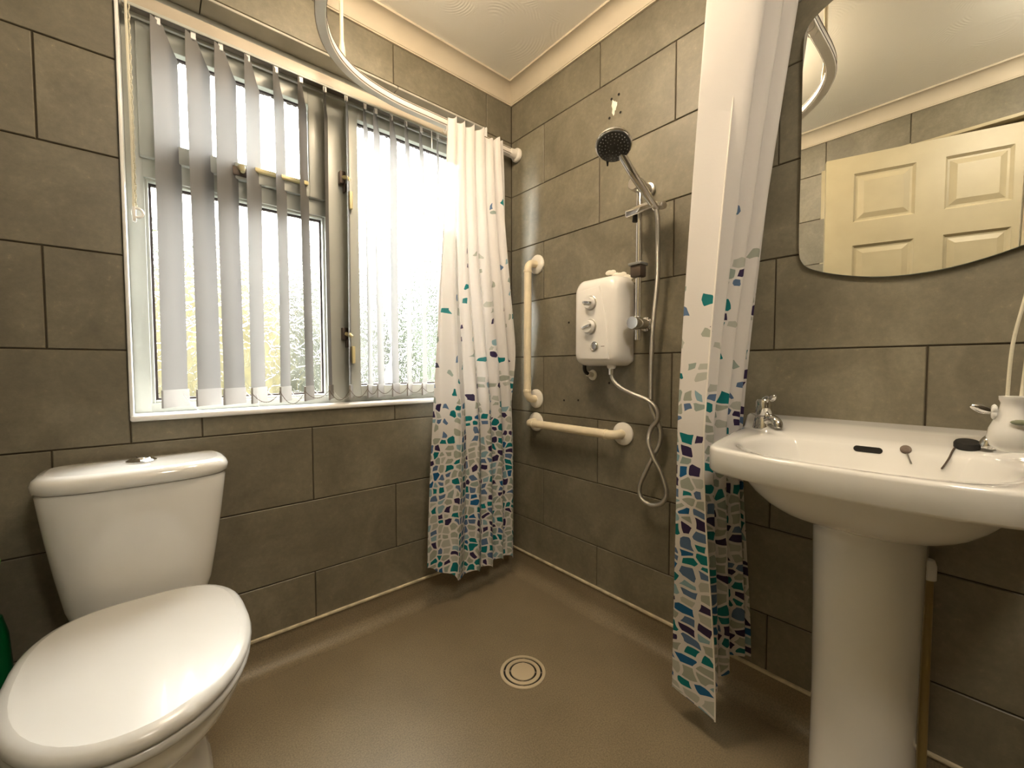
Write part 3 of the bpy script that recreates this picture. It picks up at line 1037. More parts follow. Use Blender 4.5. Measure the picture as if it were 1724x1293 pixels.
# ------------------------------------------------------------------ riser rail, hand shower, hose
riser = thing('riser_rail', 'chrome shower riser rail with slider and soap clip', 'shower rail', (-0.06, -0.722, 1.06))
b = NB()
lathe(b, [(0, 0.0105), (0.52, 0.0105)], (-0.06, -0.722, 1.062), (0, 0, 1), 18)
obj('pole', b, CHROME, riser)
for z in (1.118, 1.572):
    b = NB()
    lathe(b, [(0, 0.024), (0.012, 0.024), (0.014, 0.018), (0.055, 0.018), (0.058, 0.023), (0.092, 0.023), (0.096, 0.020)], (-0.0005, -0.722, z), (-1, 0, 0), 26)
    obj('wall_bracket', b, CHROME if z < 1.3 else SATIN, riser)
b = NB()
box(b, -0.082, -0.044, -0.742, -0.702, 1.270, 1.312, 0.006)
clip = obj('soap_clip', b, BRONZE, riser)
b = NB()
box(b, -0.088, -0.040, -0.746, -0.698, 1.308, 1.318, 0.003)
obj('clip_collar', b, NOZZ, clip)
b = NB()
box(b, -0.098, -0.052, -0.795, -0.690, 1.470, 1.496, 0.006, 3)
bmesh.ops.rotate(b, verts=b.verts, cent=(-0.075, -0.74, 1.483), matrix=Matrix.Rotation(math.radians(-4), 3, 'X'))
sl = obj('slider', b, CHROME, riser)
b = NB()
lathe(b, [(0, 0.010), (0.008, 0.012), (0.016, 0.012), (0.018, 0.009)], (-0.050, -0.792, 1.487), (-0.3, -1, 0), 20)
obj('slider_knob', b, SATIN, sl)
b = NB()
lathe(b, [(0, 0.008), (0.012, 0.009), (0.014, 0.007)], (-0.07, -0.712, 1.468), (0, 0, -1), 14)
obj('lock_screw', b, BLACK, sl)

HB = Vector((-0.088, -0.788, 1.487))       # handle base
HC = Vector((-0.250, -0.754, 1.627))       # head centre
hand = thing('hand_shower', 'round chrome hand shower with dark grey spray plate', 'shower head', tuple(HB))
hd = (HC - HB).normalized()
nrm = Vector((-0.42, -0.27, -0.86)).normalized()     # spray direction
b = NB()
hl = (HC - HB).length
hpts = [HB - hd * 0.02, HB, HB + hd * hl * 0.3, HB + hd * hl * 0.55, HC - hd * 0.045 - nrm * 0.010, HC - hd * 0.02 - nrm * 0.016]
tube(b, catmull(hpts, 5), [lerp(0.0115, 0.0135, i / 25) for i in range(26)], 16)
obj('handle', b, CHROME, hand, 50)
b = NB()
lathe(b, [(-0.030, 0.006), (-0.028, 0.024), (-0.020, 0.040), (-0.010, 0.050), (-0.002, 0.0535), (0.004, 0.0525), (0.006, 0.049)], HC, nrm, 40)
head = obj('head_shell', b, CHROME, hand, 50)
b = NB()
lathe(b, [(0, 0.0490), (0.0035, 0.0485), (0.006, 0.045), (0.008, 0.012), (0.006, 0.001)], HC + nrm * 0.005, nrm, 40)
plate = obj('spray_plate', b, SPRAY, hand, 50)
b = NB()
_, pu, pw = frame(nrm)
for ring, cnt in ((0.014, 8), (0.024, 14), (0.033, 20), (0.041, 26)):
    for k in range(cnt):
        a = 2 * PI * k / cnt + ring * 40
        q = HC + nrm * 0.0118 + (pu * math.cos(a) + pw * math.sin(a)) * ring
        lathe(b, [(-0.002, 0.0017), (0.0022, 0.0013)], q, nrm, 6, False, True)
nz_ = obj('nozzle', b, NOZZ, plate, 0)
nz_['kind'] = 'stuff'
b = NB()
dn = (Vector((0, 0, -1)) - nrm * nrm.dot(Vector((0, 0, -1)))).normalized()
side = nrm.cross(dn)
q = HC + (dn * 0.9 + side * (-0.42)).normalized() * 0.047 + nrm * 0.006
tube(b, [q, q + dn * 0.014 + nrm * 0.006], [0.004, 0.0025], 8)
obj('mode_lever', b, BLACK, hand)

hose = thing('shower_hose', 'twisted braided chrome shower hose hanging in a loop', 'hose', (-0.04, -0.76, 0.5))
hp = [(HB - hd * 0.015), Vector((-0.074, -0.797, 1.44)), Vector((-0.05, -0.785, 1.36)), (-0.045, -0.782, 1.26), (-0.04, -0.765, 1.10), (-0.036, -0.758, 0.98), (-0.034, -0.757, 0.88), (-0.036, -0.762, 0.835),
      (-0.030, -0.790, 0.765), (-0.026, -0.786, 0.715), (-0.034, -0.766, 0.665), (-0.040, -0.738, 0.60), (-0.040, -0.722, 0.555), (-0.040, -0.730, 0.520), (-0.040, -0.765, 0.506), (-0.040, -0.805, 0.522), (-0.040, -0.822, 0.560),
      (-0.044, -0.806, 0.62), (-0.050, -0.780, 0.670), (-0.052, -0.762, 0.720), (-0.046, -0.766, 0.765), (-0.048, -0.792, 0.800), (-0.054, -0.790, 0.835), (-0.060, -0.760, 0.862), (-0.066, -0.712, 0.878), (-0.068, -0.660, 0.900), (-0.068, -0.628, 0.930), (-0.068, -0.622, 0.966)]
b = NB()
tube(b, catmull(hp, 10), 0.0075, 10)
obj('flexible_hose', b, HOSE, hose, 60)
b = NB()
lathe(b, [(0, 0.0095), (0.026, 0.0105), (0.028, 0.0085)], (-0.068, -0.622, 0.944), (0, 0, 1), 6 * 3)
obj('hose_nut', b, CHROME, hose)

# ------------------------------------------------------------------ grab rails
def grab(p0, p1, label):
    p0, p1 = Vector(p0), Vector(p1)
    t = thing('grab_rail', label, 'grab rail', tuple(p0), 'cream grab rails')
    d = (p1 - p0).normalized()
    so, r = 0.058, 0.0165
    off = Vector((-so, 0, 0))
    cr = 0.030
    pts = [p0 + Vector((-0.004, 0, 0)), p0 + off * 0.45]
    for k in range(7):
        a = k / 6 * PI / 2
        pts.append(p0 + Vector((-(so - cr) - cr * math.sin(a), 0, 0)) + d * (cr * (1 - math.cos(a))))
    for k in range(7):
        a = PI / 2 - k / 6 * PI / 2
        pts.append(p1 + Vector((-(so - cr) - cr * math.sin(a), 0, 0)) - d * (cr * (1 - math.cos(a))))
    pts += [p1 + off * 0.45, p1 + Vector((-0.004, 0, 0))]
    b = NB()
    tube(b, pts, r, 18)
    obj('bar', b, GRABC, t, 60)
    for q in (p0, p1):
        b = NB()
        lathe(b, [(0, 0.042), (0.006, 0.042), (0.010, 0.038), (0.013, 0.024), (0.013, 0.017)], q + Vector((-0.0005, 0, 0)), (-1, 0, 0), 32)
        obj('flange', b, GRABW, t)
        b = NB()
        e = q + (d * cr if q == p0 else -d * cr) * 1.05 + off
        dd = d if q == p0 else -d
        lathe(b, [(0, r + 0.0002), (0.001, r + 0.0016), (0.010, r + 0.0016), (0.011, r + 0.0002)], e, dd, 20)
        obj('collar', b, GRABC, t)
grab((0, -0.176, 1.424), (0, -0.172, 0.830), 'upright cream plastic grab rail left of the shower unit')
grab((0, -0.172, 0.726), (0, -0.629, 0.727), 'level cream plastic grab rail below the shower unit')

# ------------------------------------------------------------------ floor drain
DC = Vector((-0.434, -0.557, 0.0))
dr = thing('floor_drain', 'round beige floor drain with concentric ring slots', 'drain', tuple(DC))
b = NB()
lathe(b, [(0, 0.070), (0.0012, 0.070)], DC, (0, 0, 1), 48)
obj('drain_well', b, DARK, dr)
for (r0, r1) in ((0.0615, 0.0725), (0.0435, 0.0560)):
    b = NB()
    lathe(b, [(0.0008, r1), (0.0035, r1 - 0.0006), (0.004, r1 - 0.0015), (0.004, r0 + 0.001), (0.0008, r0)], DC, (0, 0, 1), 56, False, False)
    obj('drain_ring', b, DRAINM, dr)
b = NB()
lathe(b, [(0.0008, 0.0380), (0.0035, 0.0375), (0.004, 0.036), (0.004, 0.001)], DC, (0, 0, 1), 48)
obj('drain_cap', b, DRAINM, dr)
for k in range(4):
    a = PI / 4 + k * PI / 2
    for r_ in (0.0405, 0.0578):
        b = NB()
        x, y = DC.x + r_ * math.cos(a), DC.y + r_ * math.sin(a)
        box(b, x - 0.003, x + 0.003, y - 0.003, y + 0.003, 0.001, 0.0018)
        obj('drain_bridge', b, GREYP, dr, 0)

# ------------------------------------------------------------------ toilet
TX = -1.332
wc = thing('toilet', 'white close-coupled toilet with closed lid under the window', 'toilet', (TX, -0.4, 0))
def dring(z, hw, yb, yf, n=40, sq=2.3, sqb=3.2):
    """closed outline: rounded box at the back, bulged front"""
    cy = (yb + yf) / 2
    hl_ = (yb - yf) / 2
    pts = []
    for k in range(n):
        a = 2 * PI * k / n
        c_, s_ = math.cos(a), math.sin(a)
        e = sqb if s_ > 0 else sq
        pts.append(Vector((TX + hw * math.copysign(abs(c_) ** (2 / e), c_), cy + hl_ * math.copysign(abs(s_) ** (2 / e), s_), z)))
    return pts
# cistern: tapers downwards, bowed front
b = NB()
cr_ = []
for (z, hw, yf) in ((0.352, 0.116, -0.160), (0.358, 0.126, -0.172), (0.41, 0.140, -0.180), (0.50, 0.154, -0.187), (0.58, 0.165, -0.192), (0.64, 0.172, -0.195), (0.685, 0.1765, -0.197), (0.690, 0.174, -0.195)):
    cr_.append(dring(z, hw, -0.022, yf, 48, 3.2, 7))
loft(b, cr_, True, True, True)
cist = obj('cistern', b, CERAM, wc, 50)
b = NB()
cr_ = []
for (z, o_) in ((0.690, -0.006), (0.692, 0.002), (0.698, 0.007), (0.712, 0.008), (0.722, 0.004), (0.728, -0.004), (0.7305, -0.014)):
    cr_.append(dring(z, 0.175 + o_, -0.016, -0.198 - o_, 48, 3.0, 7))
loft(b, cr_, True, True, False)
vcap = [dring(0.7305 + 0.004 * (1 - s * s), (0.175 - 0.014) * s, -0.107 + 0.091 * s, -0.107 - 0.077 * s, 48, 3.0, 7) for s in (0.9999, 0.75, 0.5, 0.25, 0.02)]
loft(b, vcap, True, False, True)
obj('cistern_lid', b, CERAM, wc, 50)
b = NB()
lathe(b, [(0, 0.030), (0.004, 0.030), (0.008, 0.024), (0.009, 0.021), (0.012, 0.019), (0.0145, 0.010), (0.015, 0.001)], (TX + 0.004, -0.105, 0.7335), (0, 0, 1), 30)
obj('flush_button', b, CHROME, wc)
# pan
def pring(z, hw, yb, yf, n=48):
    pts = []
    cy = lerp(yb, yf, 0.45)
    for k in range(n):
        a = 2 * PI * k / n
        c_, s_ = math.cos(a), math.sin(a)
        if s_ > 0:
            x = hw * math.copysign(abs(c_) ** (2 / 3.1), c_)
            y = cy + (yb - cy) * abs(s_) ** (2 / 3.1)
        else:
            x = hw * math.copysign(abs(c_) ** (2 / 2.05), c_)
            y = cy - (cy - yf) * abs(s_) ** (2 / 2.05)
        pts.append(Vector((TX + x, y, z)))
    return pts
b = NB()
loft(b, [pring(z, hw, yb, yf) for (z, hw, yb, yf) in ((0.0, 0.115, -0.10, -0.50), (0.012, 0.117, -0.095, -0.505), (0.03, 0.108, -0.10, -0.49), (0.10, 0.088, -0.12, -0.45), (0.16, 0.092, -0.12, -0.47), (0.22, 0.115, -0.10, -0.53), (0.28, 0.142, -0.16, -0.605),
                                                     (0.33, 0.160, -0.20, -0.665), (0.365, 0.168, -0.215, -0.692), (0.385, 0.170, -0.218, -0.698), (0.390, 0.165, -0.22, -0.693))], True, True, True)
obj('pan', b, CERAM, wc, 60)
b = NB()
loft(b, [dring(z, hw, -0.028, -0.33, 40, 3.0, 6) for z, hw in ((0.10, 0.085), (0.20, 0.095), (0.29, 0.105), (0.345, 0.110), (0.351, 0.104))], True, True, True)
obj('cistern_shelf', b, CERAM, wc, 50)
SB, SF, SW = -0.214, -0.714, 0.178
b = NB()
loft(b, [pring(z, SW + o_, SB + o_, SF - o_) for z, o_ in ((0.391, -0.010), (0.393, -0.003), (0.400, 0.0), (0.408, -0.002), (0.410, -0.008))], True, True, True)
obj('seat', b, SEATP, wc, 60)
b = NB()
loft(b, [pring(z, SW + o_, SB + o_, SF - o_) for z, o_ in ((0.411, -0.008), (0.413, -0.001), (0.420, 0.002), (0.428, -0.001), (0.434, -0.008), (0.4375, -0.018))], True, True, False)
lid_r = [[Vector((TX + (p.x - TX) * s, -0.47 + (p.y + 0.47) * s, 0.4375 + 0.006 * (1 - s * s))) for p in pring(0.43, SW - 0.018, SB - 0.018, SF + 0.018)] for s in (1.0, 0.8, 0.55, 0.3, 0.02)]
loft(b, lid_r, True, False, True)
obj('seat_lid', b, SEATP, wc, 60)
for sx in (-0.07, 0.07):
    b = NB()
    box(b, TX + sx - 0.02, TX + sx + 0.02, -0.245, -0.215, 0.388, 0.418, 0.006)
    obj('hinge_block', b, SEATP, wc)

# toilet brush tucked behind the toilet at the frame edge
tb = thing('toilet_brush', 'dark green toilet brush holder with lime handle left of the cistern', 'toilet brush', (-1.590, -0.085, 0))
b = NB()
lathe(b, [(0, 0.032), (0.01, 0.034), (0.30, 0.034), (0.38, 0.030), (0.42, 0.022), (0.425, 0.010)], (-1.590, -0.085, 0.0), (0, 0, 1), 28)
obj('holder', b, GREEND, tb)
b = NB()
lathe(b, [(0.42, 0.008), (0.50, 0.009), (0.52, 0.02), (0.545, 0.024), (0.565, 0.018), (0.572, 0.002)], (-1.590, -0.085, 0.0), (0, 0, 1), 20)
obj('handle', b, LIME, tb)

# ------------------------------------------------------------------ basin
BC = -1.343      # centre line
bas = thing('wash_basin', 'white ceramic pedestal wash basin below the mirror', 'basin', (0, BC, 0))
half = [(0.0, 0.292), (0.10, 0.278), (0.22, 0.258), (0.33, 0.240), (0.395, 0.228), (0.428, 0.214), (0.446, 0.190), (0.460, 0.140), (0.470, 0.070), (0.473, 0.0)]
outl = half + [(d, -t) for d, t in reversed(half[:-1])]
outl = [Vector((p.x, p.y, 0)) for p in catmull([(d, t, 0) for d, t in outl], 6)]
NO = len(outl)
CIN = Vector((0.262, 0.0, 0))
def inner(p):
    """rim point -> matching point on the bowl mouth"""
    v = p - CIN
    a = math.atan2(v.y / 1.35, v.x)
    e = 2.5
    ca, sa = math.cos(a), math.sin(a)
    rx = 0.150 if ca < 0 else 0.170
    ry = 0.206
    return CIN + Vector((rx * math.copysign(abs(ca) ** (2 / e), ca), ry * math.copysign(abs(sa) ** (2 / e), sa), 0))
def bw(p, z):
    return Vector((-p.x, BC + p.y, z))
def rimz(p):
    return 0.808 + 0.032 * (1 - sst(0.015, 0.070, p.x))
b = NB()
rings = []
def scl(p, s, c=CIN):
    return c + (p - c) * s
inn = [inner(p) for p in outl]
# underside from bowl foot up to the lip, over the rim and down into the bowl
def under(p, k):
    # k 0 at foot .. 1 at lip
    q = scl(inner(p), lerp(0.42, 1.02, k ** 0.75), Vector((0.235, 0, 0)))
    q.x = max(q.x, 0.0)
    return q
for k in range(7):
    kk = k / 6
    rings.append([bw(under(p, kk), lerp(0.664, 0.760, kk ** 1.7)) for p in outl])
rings.append([bw(Vector((max(0, scl(p, 0.985).x), scl(p, 0.985).y, 0)), 0.757) for p in outl])
rings.append([bw(p, 0.762) for p in outl])
rings.append([bw(p, rimz(p) - 0.007) for p in outl])
rings.append([bw(Vector((max(0, scl(p, 0.995).x), scl(p, 0.995).y, 0)), rimz(p) - 0.002) for p in outl])
rings.append([bw(Vector((max(0, scl(p, 0.975).x), scl(p, 0.975).y, 0)), rimz(p)) for p in outl])
for f_ in (0.35, 0.7):
    rings.append([bw(scl(p, 0.975).lerp(i_, f_), lerp(rimz(p), 0.805, sst(0, 1, f_))) for p, i_ in zip(outl, inn)])
rings.append([bw(scl(i_, 0.995), 0.8035) for i_ in inn])
rings.append([bw(scl(i_, 0.965), 0.797) for i_ in inn])
rings.append([bw(scl(i_, 0.93), 0.786) for i_ in inn])
for k in range(1, 8):
    kk = k / 7
    rings.append([bw(scl(i_, lerp(0.915, 0.10, kk ** 1.5)), lerp(0.778, 0.688, math.sin(kk * PI / 2))) for i_ in inn])
loft(b, rings, True, True, True)
bmesh.ops.recalc_face_normals(b, faces=b.faces)
from mathutils.bvhtree import BVHTree
BASIN_BVH = BVHTree.FromBMesh(b)
def on_basin(px, py, lift=0.0):
    """point of the basin surface that a pixel of the photograph shows"""
    d_ = (F_ + R2 * ((px - 862) / FPX) - U2 * ((py - 646.5) / FPX)).normalized()
    p_, n_, i_, t_ = BASIN_BVH.ray_cast(CAM, d_)
    return p_ + n_ * lift, n_
bowl = obj('bowl', b, CERAM, bas, 60)
# overflow slot and chain stay in the back slope of the bowl
oc, on = on_basin(1461, 757)
b = NB()
hu = Vector((0, 1, 0)) - on * on.y
hu.normalize()
hv = on.cross(hu)
pl_ = []
for k in range(24):
    a = 2 * PI * k / 24
    pl_.append(hu * (math.copysign(0.0175, math.cos(a)) + 0.0065 * math.cos(a)) + hv * (0.0065 * math.sin(a)))
loft(b, [[oc + on * h_ + q * s_ for q in pl_] for h_, s_ in ((-0.002, 1.0), (0.0012, 1.0), (0.0004, 0.7))], True, False, True)
obj('overflow_slot', b, DARK, bas)
sc_, sn = on_basin(1525, 757)
b = NB()
lathe(b, [(-0.002, 0.009), (0.002, 0.009), (0.003, 0.007), (0.002, 0.001)], sc_, sn, 16)
stay = obj('chain_stay', b, BRONZE, bas)
b = NB()
tube(b, [on_basin(1527 + 1.5 * k, 764 + 3.4 * k, 0.002)[0] for k in range(6)], 0.0015, 6)
obj('stay_stem', b, SATIN, stay)
b = NB()
lathe(b, [(0, 0.022), (0.002, 0.021), (0.002, 0.001)], (-0.262, BC, 0.6885), (0, 0, 1), 24)
obj('waste_outlet', b, CHROME, bas)
# pedestal
b = NB()
def ped(z, hw, d0, d1):
    pts = []
    for k in range(40):
        a = 2 * PI * k / 40
        c_, s_ = math.cos(a), math.sin(a)
        if c_ > 0:
            d_ = lerp(d0, d1, 0.4) + (d1 - lerp(d0, d1, 0.4)) * abs(c_) ** (2 / 2.2)
        else:
            d_ = lerp(d0, d1, 0.4) - (lerp(d0, d1, 0.4) - d0) * abs(c_) ** 0.2
        pts.append(Vector((-d_, BC + hw * math.copysign(abs(s_) ** (2 / 2.2), s_), z)))
    return pts
loft(b, [ped(z, hw, d0, d1) for z, hw, d0, d1 in ((0.0, 0.100, 0.085, 0.305), (0.012, 0.100, 0.085, 0.305), (0.03, 0.092, 0.09, 0.292), (0.08, 0.086, 0.09, 0.280), (0.25, 0.0855, 0.09, 0.276), (0.45, 0.0875, 0.09, 0.278), (0.625, 0.091, 0.085, 0.284), (0.640, 0.092, 0.085, 0.285), (0.646, 0.096, 0.08, 0.290), (0.674, 0.097, 0.08, 0.292), (0.684, 0.094, 0.08, 0.288))], True, True, True)
obj('pedestal', b, CERAM, bas, 50)

def tap(y, sgn, label, ll):
    zb = 0.808
    c = Vector((-0.078, y, zb))
    t = thing('basin_tap', label, 'tap', tuple(c), 'chrome basin taps')
    d = Vector((-0.55, -sgn * 0.84, 0)).normalized()
    b = NB()
    lathe(b, [(0, 0.024), (0.004, 0.0245), (0.010, 0.023), (0.026, 0.0205), (0.032, 0.018), (0.034, 0.016)], c, (0, 0, 1), 28)
    obj('base', b, CHROME, t)
    b = NB()
    lathe(b, [(0, 0.0175), (0.002, 0.019), (0.036, 0.018), (0.042, 0.015), (0.044, 0.001)], c + Vector((0, 0, 0.036)), (0, 0, 1), 28)
    obj('body', b, CHROME, t)
    b = NB()
    tube(b, catmull([c + d * 0.006 + Vector((0, 0, 0.016)), c + d * 0.022 + Vector((0, 0, 0.027)), c + d * 0.038 + Vector((0, 0, 0.027)), c + d * 0.049 + Vector((0, 0, 0.019)), c + d * 0.052 + Vector((0, 0, 0.008))], 5), [lerp(0.014, 0.0105, i / 20) for i in range(21)], 14)
    obj('spout', b, CHROME, t)
    b = NB()
    tube(b, catmull([c + Vector((0, 0, 0.076)), c + d * ll * 0.26 + Vector((0, 0, 0.083)), c + d * ll * 0.64 + Vector((0, 0, 0.081)), c + d * ll + Vector((0, 0, 0.090))], 5), [0.007, 0.007, 0.007, 0.0065, 0.006] + [0.006] * 5 + [0.0075, 0.0085, 0.0085, 0.007, 0.0055, 0.003], 12)
    obj('lever', b, CHROME, t)
tap(-1.113, 1, 'chrome lever basin tap nearest the shower curtain', 0.040)
tap(-1.545, -1, 'chrome lever basin tap behind the hanging ceramic pull', 0.078)

pc, pn = on_basin(1628, 754)
plug = thing('basin_plug', 'black rubber plug lying on the basin rim with chain', 'plug', tuple(pc))
b = NB()
lathe(b, [(0.0, 0.0165), (0.002, 0.0185), (0.010, 0.0185), (0.0135, 0.0165), (0.014, 0.001)], pc, (-0.25, 0.0, 0.97), 28)
obj('stopper', b, BLACK, plug)
b = NB()
ch = catmull([on_basin(px_, py_, 0.003)[0] for px_, py_ in ((1607, 757), (1603, 763), (1598, 772), (1592, 781), (1586, 789))], 7)
for q in ch:
    r = bmesh.ops.create_icosphere(b, subdivisions=1, radius=0.0019)
    bmesh.ops.translate(b, verts=r['verts'], vec=q)
tube(b, ch, 0.001, 5)
obj('chain', b, BRONZE, plug, 0)

pipe = thing('supply_pipe', 'yellowed pipe with white cap behind the basin pedestal', 'pipe', (-0.04, -1.436, 0.1))
b = NB()
lathe(b, [(0, 0.0105), (0.43, 0.0105)], (-0.045, -1.427, 0.09), (0, 0, 1), 16)
obj('pipe_run', b, PIPEY, pipe)
b = NB()
lathe(b, [(0, 0.0145), (0.03, 0.0145), (0.042, 0.011), (0.045, 0.002)], (-0.045, -1.427, 0.515), (0, 0, 1), 16)
obj('pipe_cap', b, TRIMW, pipe)

# ------------------------------------------------------------------ mirror
MC, MZ = -1.381, 1.535
mh = []
for (y, z) in ((0.216, 0.0), (0.2165, 0.15), (0.216, 0.255), (0.210, 0.290), (0.190, 0.312), (0.14, 0.334), (0.07, 0.352), (0.0, 0.358)):
    mh.append((y, z))
q1 = [(y, z) for y, z in mh]
cl = q1 + [(-y, z) for y, z in reversed(q1[:-1])] + [(-y, -z) for y, z in q1[1:]] + [(y, -z) for y, z in reversed(q1[1:-1])]
cl = catmull([(y, z, 0) for y, z in cl], 6, True)
TILT = math.radians(0.75)
mir = thing('wall_mirror', 'frameless mirror with arched ends hung above the basin', 'mirror', (-0.004, MC, MZ - 0.358))
def mp(y, z, dx):
    return Vector((-0.006 - dx - (z + 0.358) * math.sin(TILT), MC + y, MZ + z))
b = NB()
loft(b, [[mp(p.x * s, p.y * s, dx) for p in cl] for dx, s in ((0.0, 1.0), (0.0042, 1.0), (0.005, 0.998))], True, True, False)
plate_ = obj('glass_edge', b, GEDGE, mir, 30)
b = NB()
loft(b, [[mp(p.x * s, p.y * s, dx) for p in cl] for dx, s in ((0.0046, 0.9985), (0.0052, 0.9975))], True, False, True)
obj('reflective_face', b, MIRR, mir, 0)

# ------------------------------------------------------------------ door (seen in the mirror), standing ajar
A = Vector((-1.438, -0.905, 0))
dd = Vector((-0.336, -0.942, 0)).normalized()
dn_ = Vector((dd.y, -dd.x, 0))           # towards the wall side
DW, DH, DT = 0.800, 2.005, 0.036
door = thing('door_1', 'cream six-panel door standing ajar, seen in the mirror', None, (A.x, A.y, 0.0), kind='structure')
def dbox(b, u0, u1, z0, z1, t0, t1, bev=0.0):
    """u along the leaf from its free edge, t depth behind the room face"""
    c8 = []
    b2 = NB()
    box(b2, u0, u1, t0, t1, z0, z1, bev)
    mt_ = Matrix(((dd.x, dn_.x, 0, A.x), (dd.y, dn_.y, 0, A.y), (0, 0, 1, 0), (0, 0, 0, 1)))
    bmesh.ops.transform(b2, matrix=mt_, verts=b2.verts)
    me = bpy.data.meshes.new('tmp')
    b2.to_mesh(me)
    b2.free()
    b.from_mesh(me)
    bpy.data.meshes.remove(me)
# orient so that the room face looks towards +x
if dn_.x > 0:
    dn_ = -dn_
cols = [(0.115, 0.350), (0.453, 0.675)]
rowsd = [(0.21, 0.80), (0.94, 1.42), (1.52, 1.73) if False else (1.715, 1.925)]
rowsd = [(0.20, 0.78), (0.90, 1.555), (1.672, 1.915)]
b = NB()
us = [0.0, 0.115, 0.350, 0.453, 0.675, DW]
for i in range(0, 5, 2):
    dbox(b, us[i], us[i + 1], 0.006, DH, 0, DT)
zs_ = [0.006, 0.20, 0.78, 0.90, 1.555, 1.672, 1.915, DH]
for (u0, u1) in cols:
    for i in range(0, 7, 2):
        dbox(b, u0, u1, zs_[i], zs_[i + 1], 0, DT)
leaf = obj('door_leaf', b, DOORP, door, 0)
for (u0, u1) in cols:
    for (z0, z1) in rowsd:
        b = NB()
        mt_ = Matrix(((dd.x, dn_.x, 0, A.x), (dd.y, dn_.y, 0, A.y), (0, 0, 1, 0), (0, 0, 0, 1)))
        rr = []
        for ins, t in ((0.0, 0.001), (0.010, 0.012), (0.018, 0.012), (0.042, 0.003), (0.046, 0.003)):
            rr.append([mt_ @ Vector((u, t, z)) for u, z in ((u0 + ins, z0 + ins), (u1 - ins, z0 + ins), (u1 - ins, z1 - ins), (u0 + ins, z1 - ins))])
        loft(b, rr, True, False, True)
        obj('panel', b, DOORP, leaf, 0)
b = NB()
lathe(b, [(0, 0.024), (0.006, 0.024), (0.008, 0.010), (0.04, 0.010)], A + dd * 0.06 + Vector((0, 0, 1.02)), -dn_, 20)
tube(b, [A + dd * 0.06 - dn_ * 0.045 + Vector((0, 0, 1.02)), A + dd * 0.17 - dn_ * 0.048 + Vector((0, 0, 1.02))], 0.009, 12)
obj('door_handle', b, SATIN, leaf)
b = NB()
for y in (DY0, DY1):
    box(b, -W - 0.1, -W, y - 0.02, y + 0.02, 0, DZ1, 0.002)
box(b, -W - 0.1, -W, DY0, DY1, DZ1 - 0.012, DZ1 + 0.01, 0.002)
tag(obj('trim_11', b, DOORP), kind='structure', label='cream door lining round the doorway')

# ------------------------------------------------------------------ ceiling pull cord
PX, PY = -0.345, -1.527
pull = thing('light_pull', 'white ceramic flower pull hanging on a cord beside the basin', 'pull cord', (PX, PY, 0.865))
b = NB()
PB = Vector((PX, PY, 0.846))
lathe(b, [(0, 0.004), (0.001, 0.014), (0.008, 0.022), (0.020, 0.0255), (0.034, 0.0235), (0.050, 0.0175), (0.064, 0.0135), (0.072, 0.0125), (0.077, 0.0145), (0.082, 0.0145), (0.083, 0.009)], PB, (0, 0, 1), 30)
cer = obj('ceramic_weight', b, CERAM, pull, 60)
b = NB()
fl = PB + Vector((-0.006, 0.018, 0.058))
for k in range(5):
    a = 2 * PI * k / 5
    r = bmesh.ops.create_icosphere(b, subdivisions=2, radius=0.0065)
    bmesh.ops.scale(b, verts=r['verts'], vec=(1.0, 0.55, 1.0))
    bmesh.ops.translate(b, verts=r['verts'], vec=fl + Vector((0.0055 * math.cos(a), 0.0, 0.0055 * math.sin(a))))
obj('flower_relief', b, CERAM, cer, 60)
b = NB()
lf = PB + Vector((-0.024, -0.008, 0.046))
r = bmesh.ops.create_icosphere(b, subdivisions=2, radius=0.007)
bmesh.ops.scale(b, verts=r['verts'], vec=(0.35, 1.6, 0.6))
bmesh.ops.translate(b, verts=r['verts'], vec=lf)
obj('leaf_relief', b, plain('grey_green_glaze', (0.22, 0.24, 0.16), 0.2), cer, 60)
JN = Vector((PX + 0.004, PY - 0.010, 1.175))
b = NB()
tube(b, catmull([PB + Vector((0, 0.006, 0.08)), PB + Vector((0.001, 0.003, 0.16)), JN + Vector((0, 0.001, -0.08)), JN], 8), 0.0022, 7)
tube(b, catmull([JN, JN + Vector((0.002, -0.006, 0.3)), JN + Vector((0.002, -0.014, 0.8)), Vector((PX + 0.006, PY - 0.028, CEILZ - 0.03))], 8), 0.0022, 7)
obj('cord', b, CORDM, pull, 60)
b = NB()
tube(b, catmull([PB + Vector((0.001, -0.007, 0.08)), PB + Vector((0.002, -0.013, 0.19)), PB + Vector((0.003, -0.021, 0.33)), PB + Vector((0.004, -0.030, 0.5)), Vector((PX + 0.006, PY - 0.035, CEILZ - 0.03))], 8), 0.0022, 7)
obj('cord', b, CORDM, pull, 60)
b = NB()
lathe(b, [(-0.014, 0.003), (-0.012, 0.0045), (0.012, 0.0045), (0.014, 0.003)], JN, (0, 0, 1), 12)
obj('cord_connector', b, TRIMW, pull)
b = NB()
lathe(b, [(0, 0.032), (0.018, 0.030), (0.030, 0.022), (0.032, 0.004)], (PX + 0.006, PY - 0.030, CEILZ), (0, 0, -1), 24)
obj('ceiling_switch', b, TRIMW, pull)

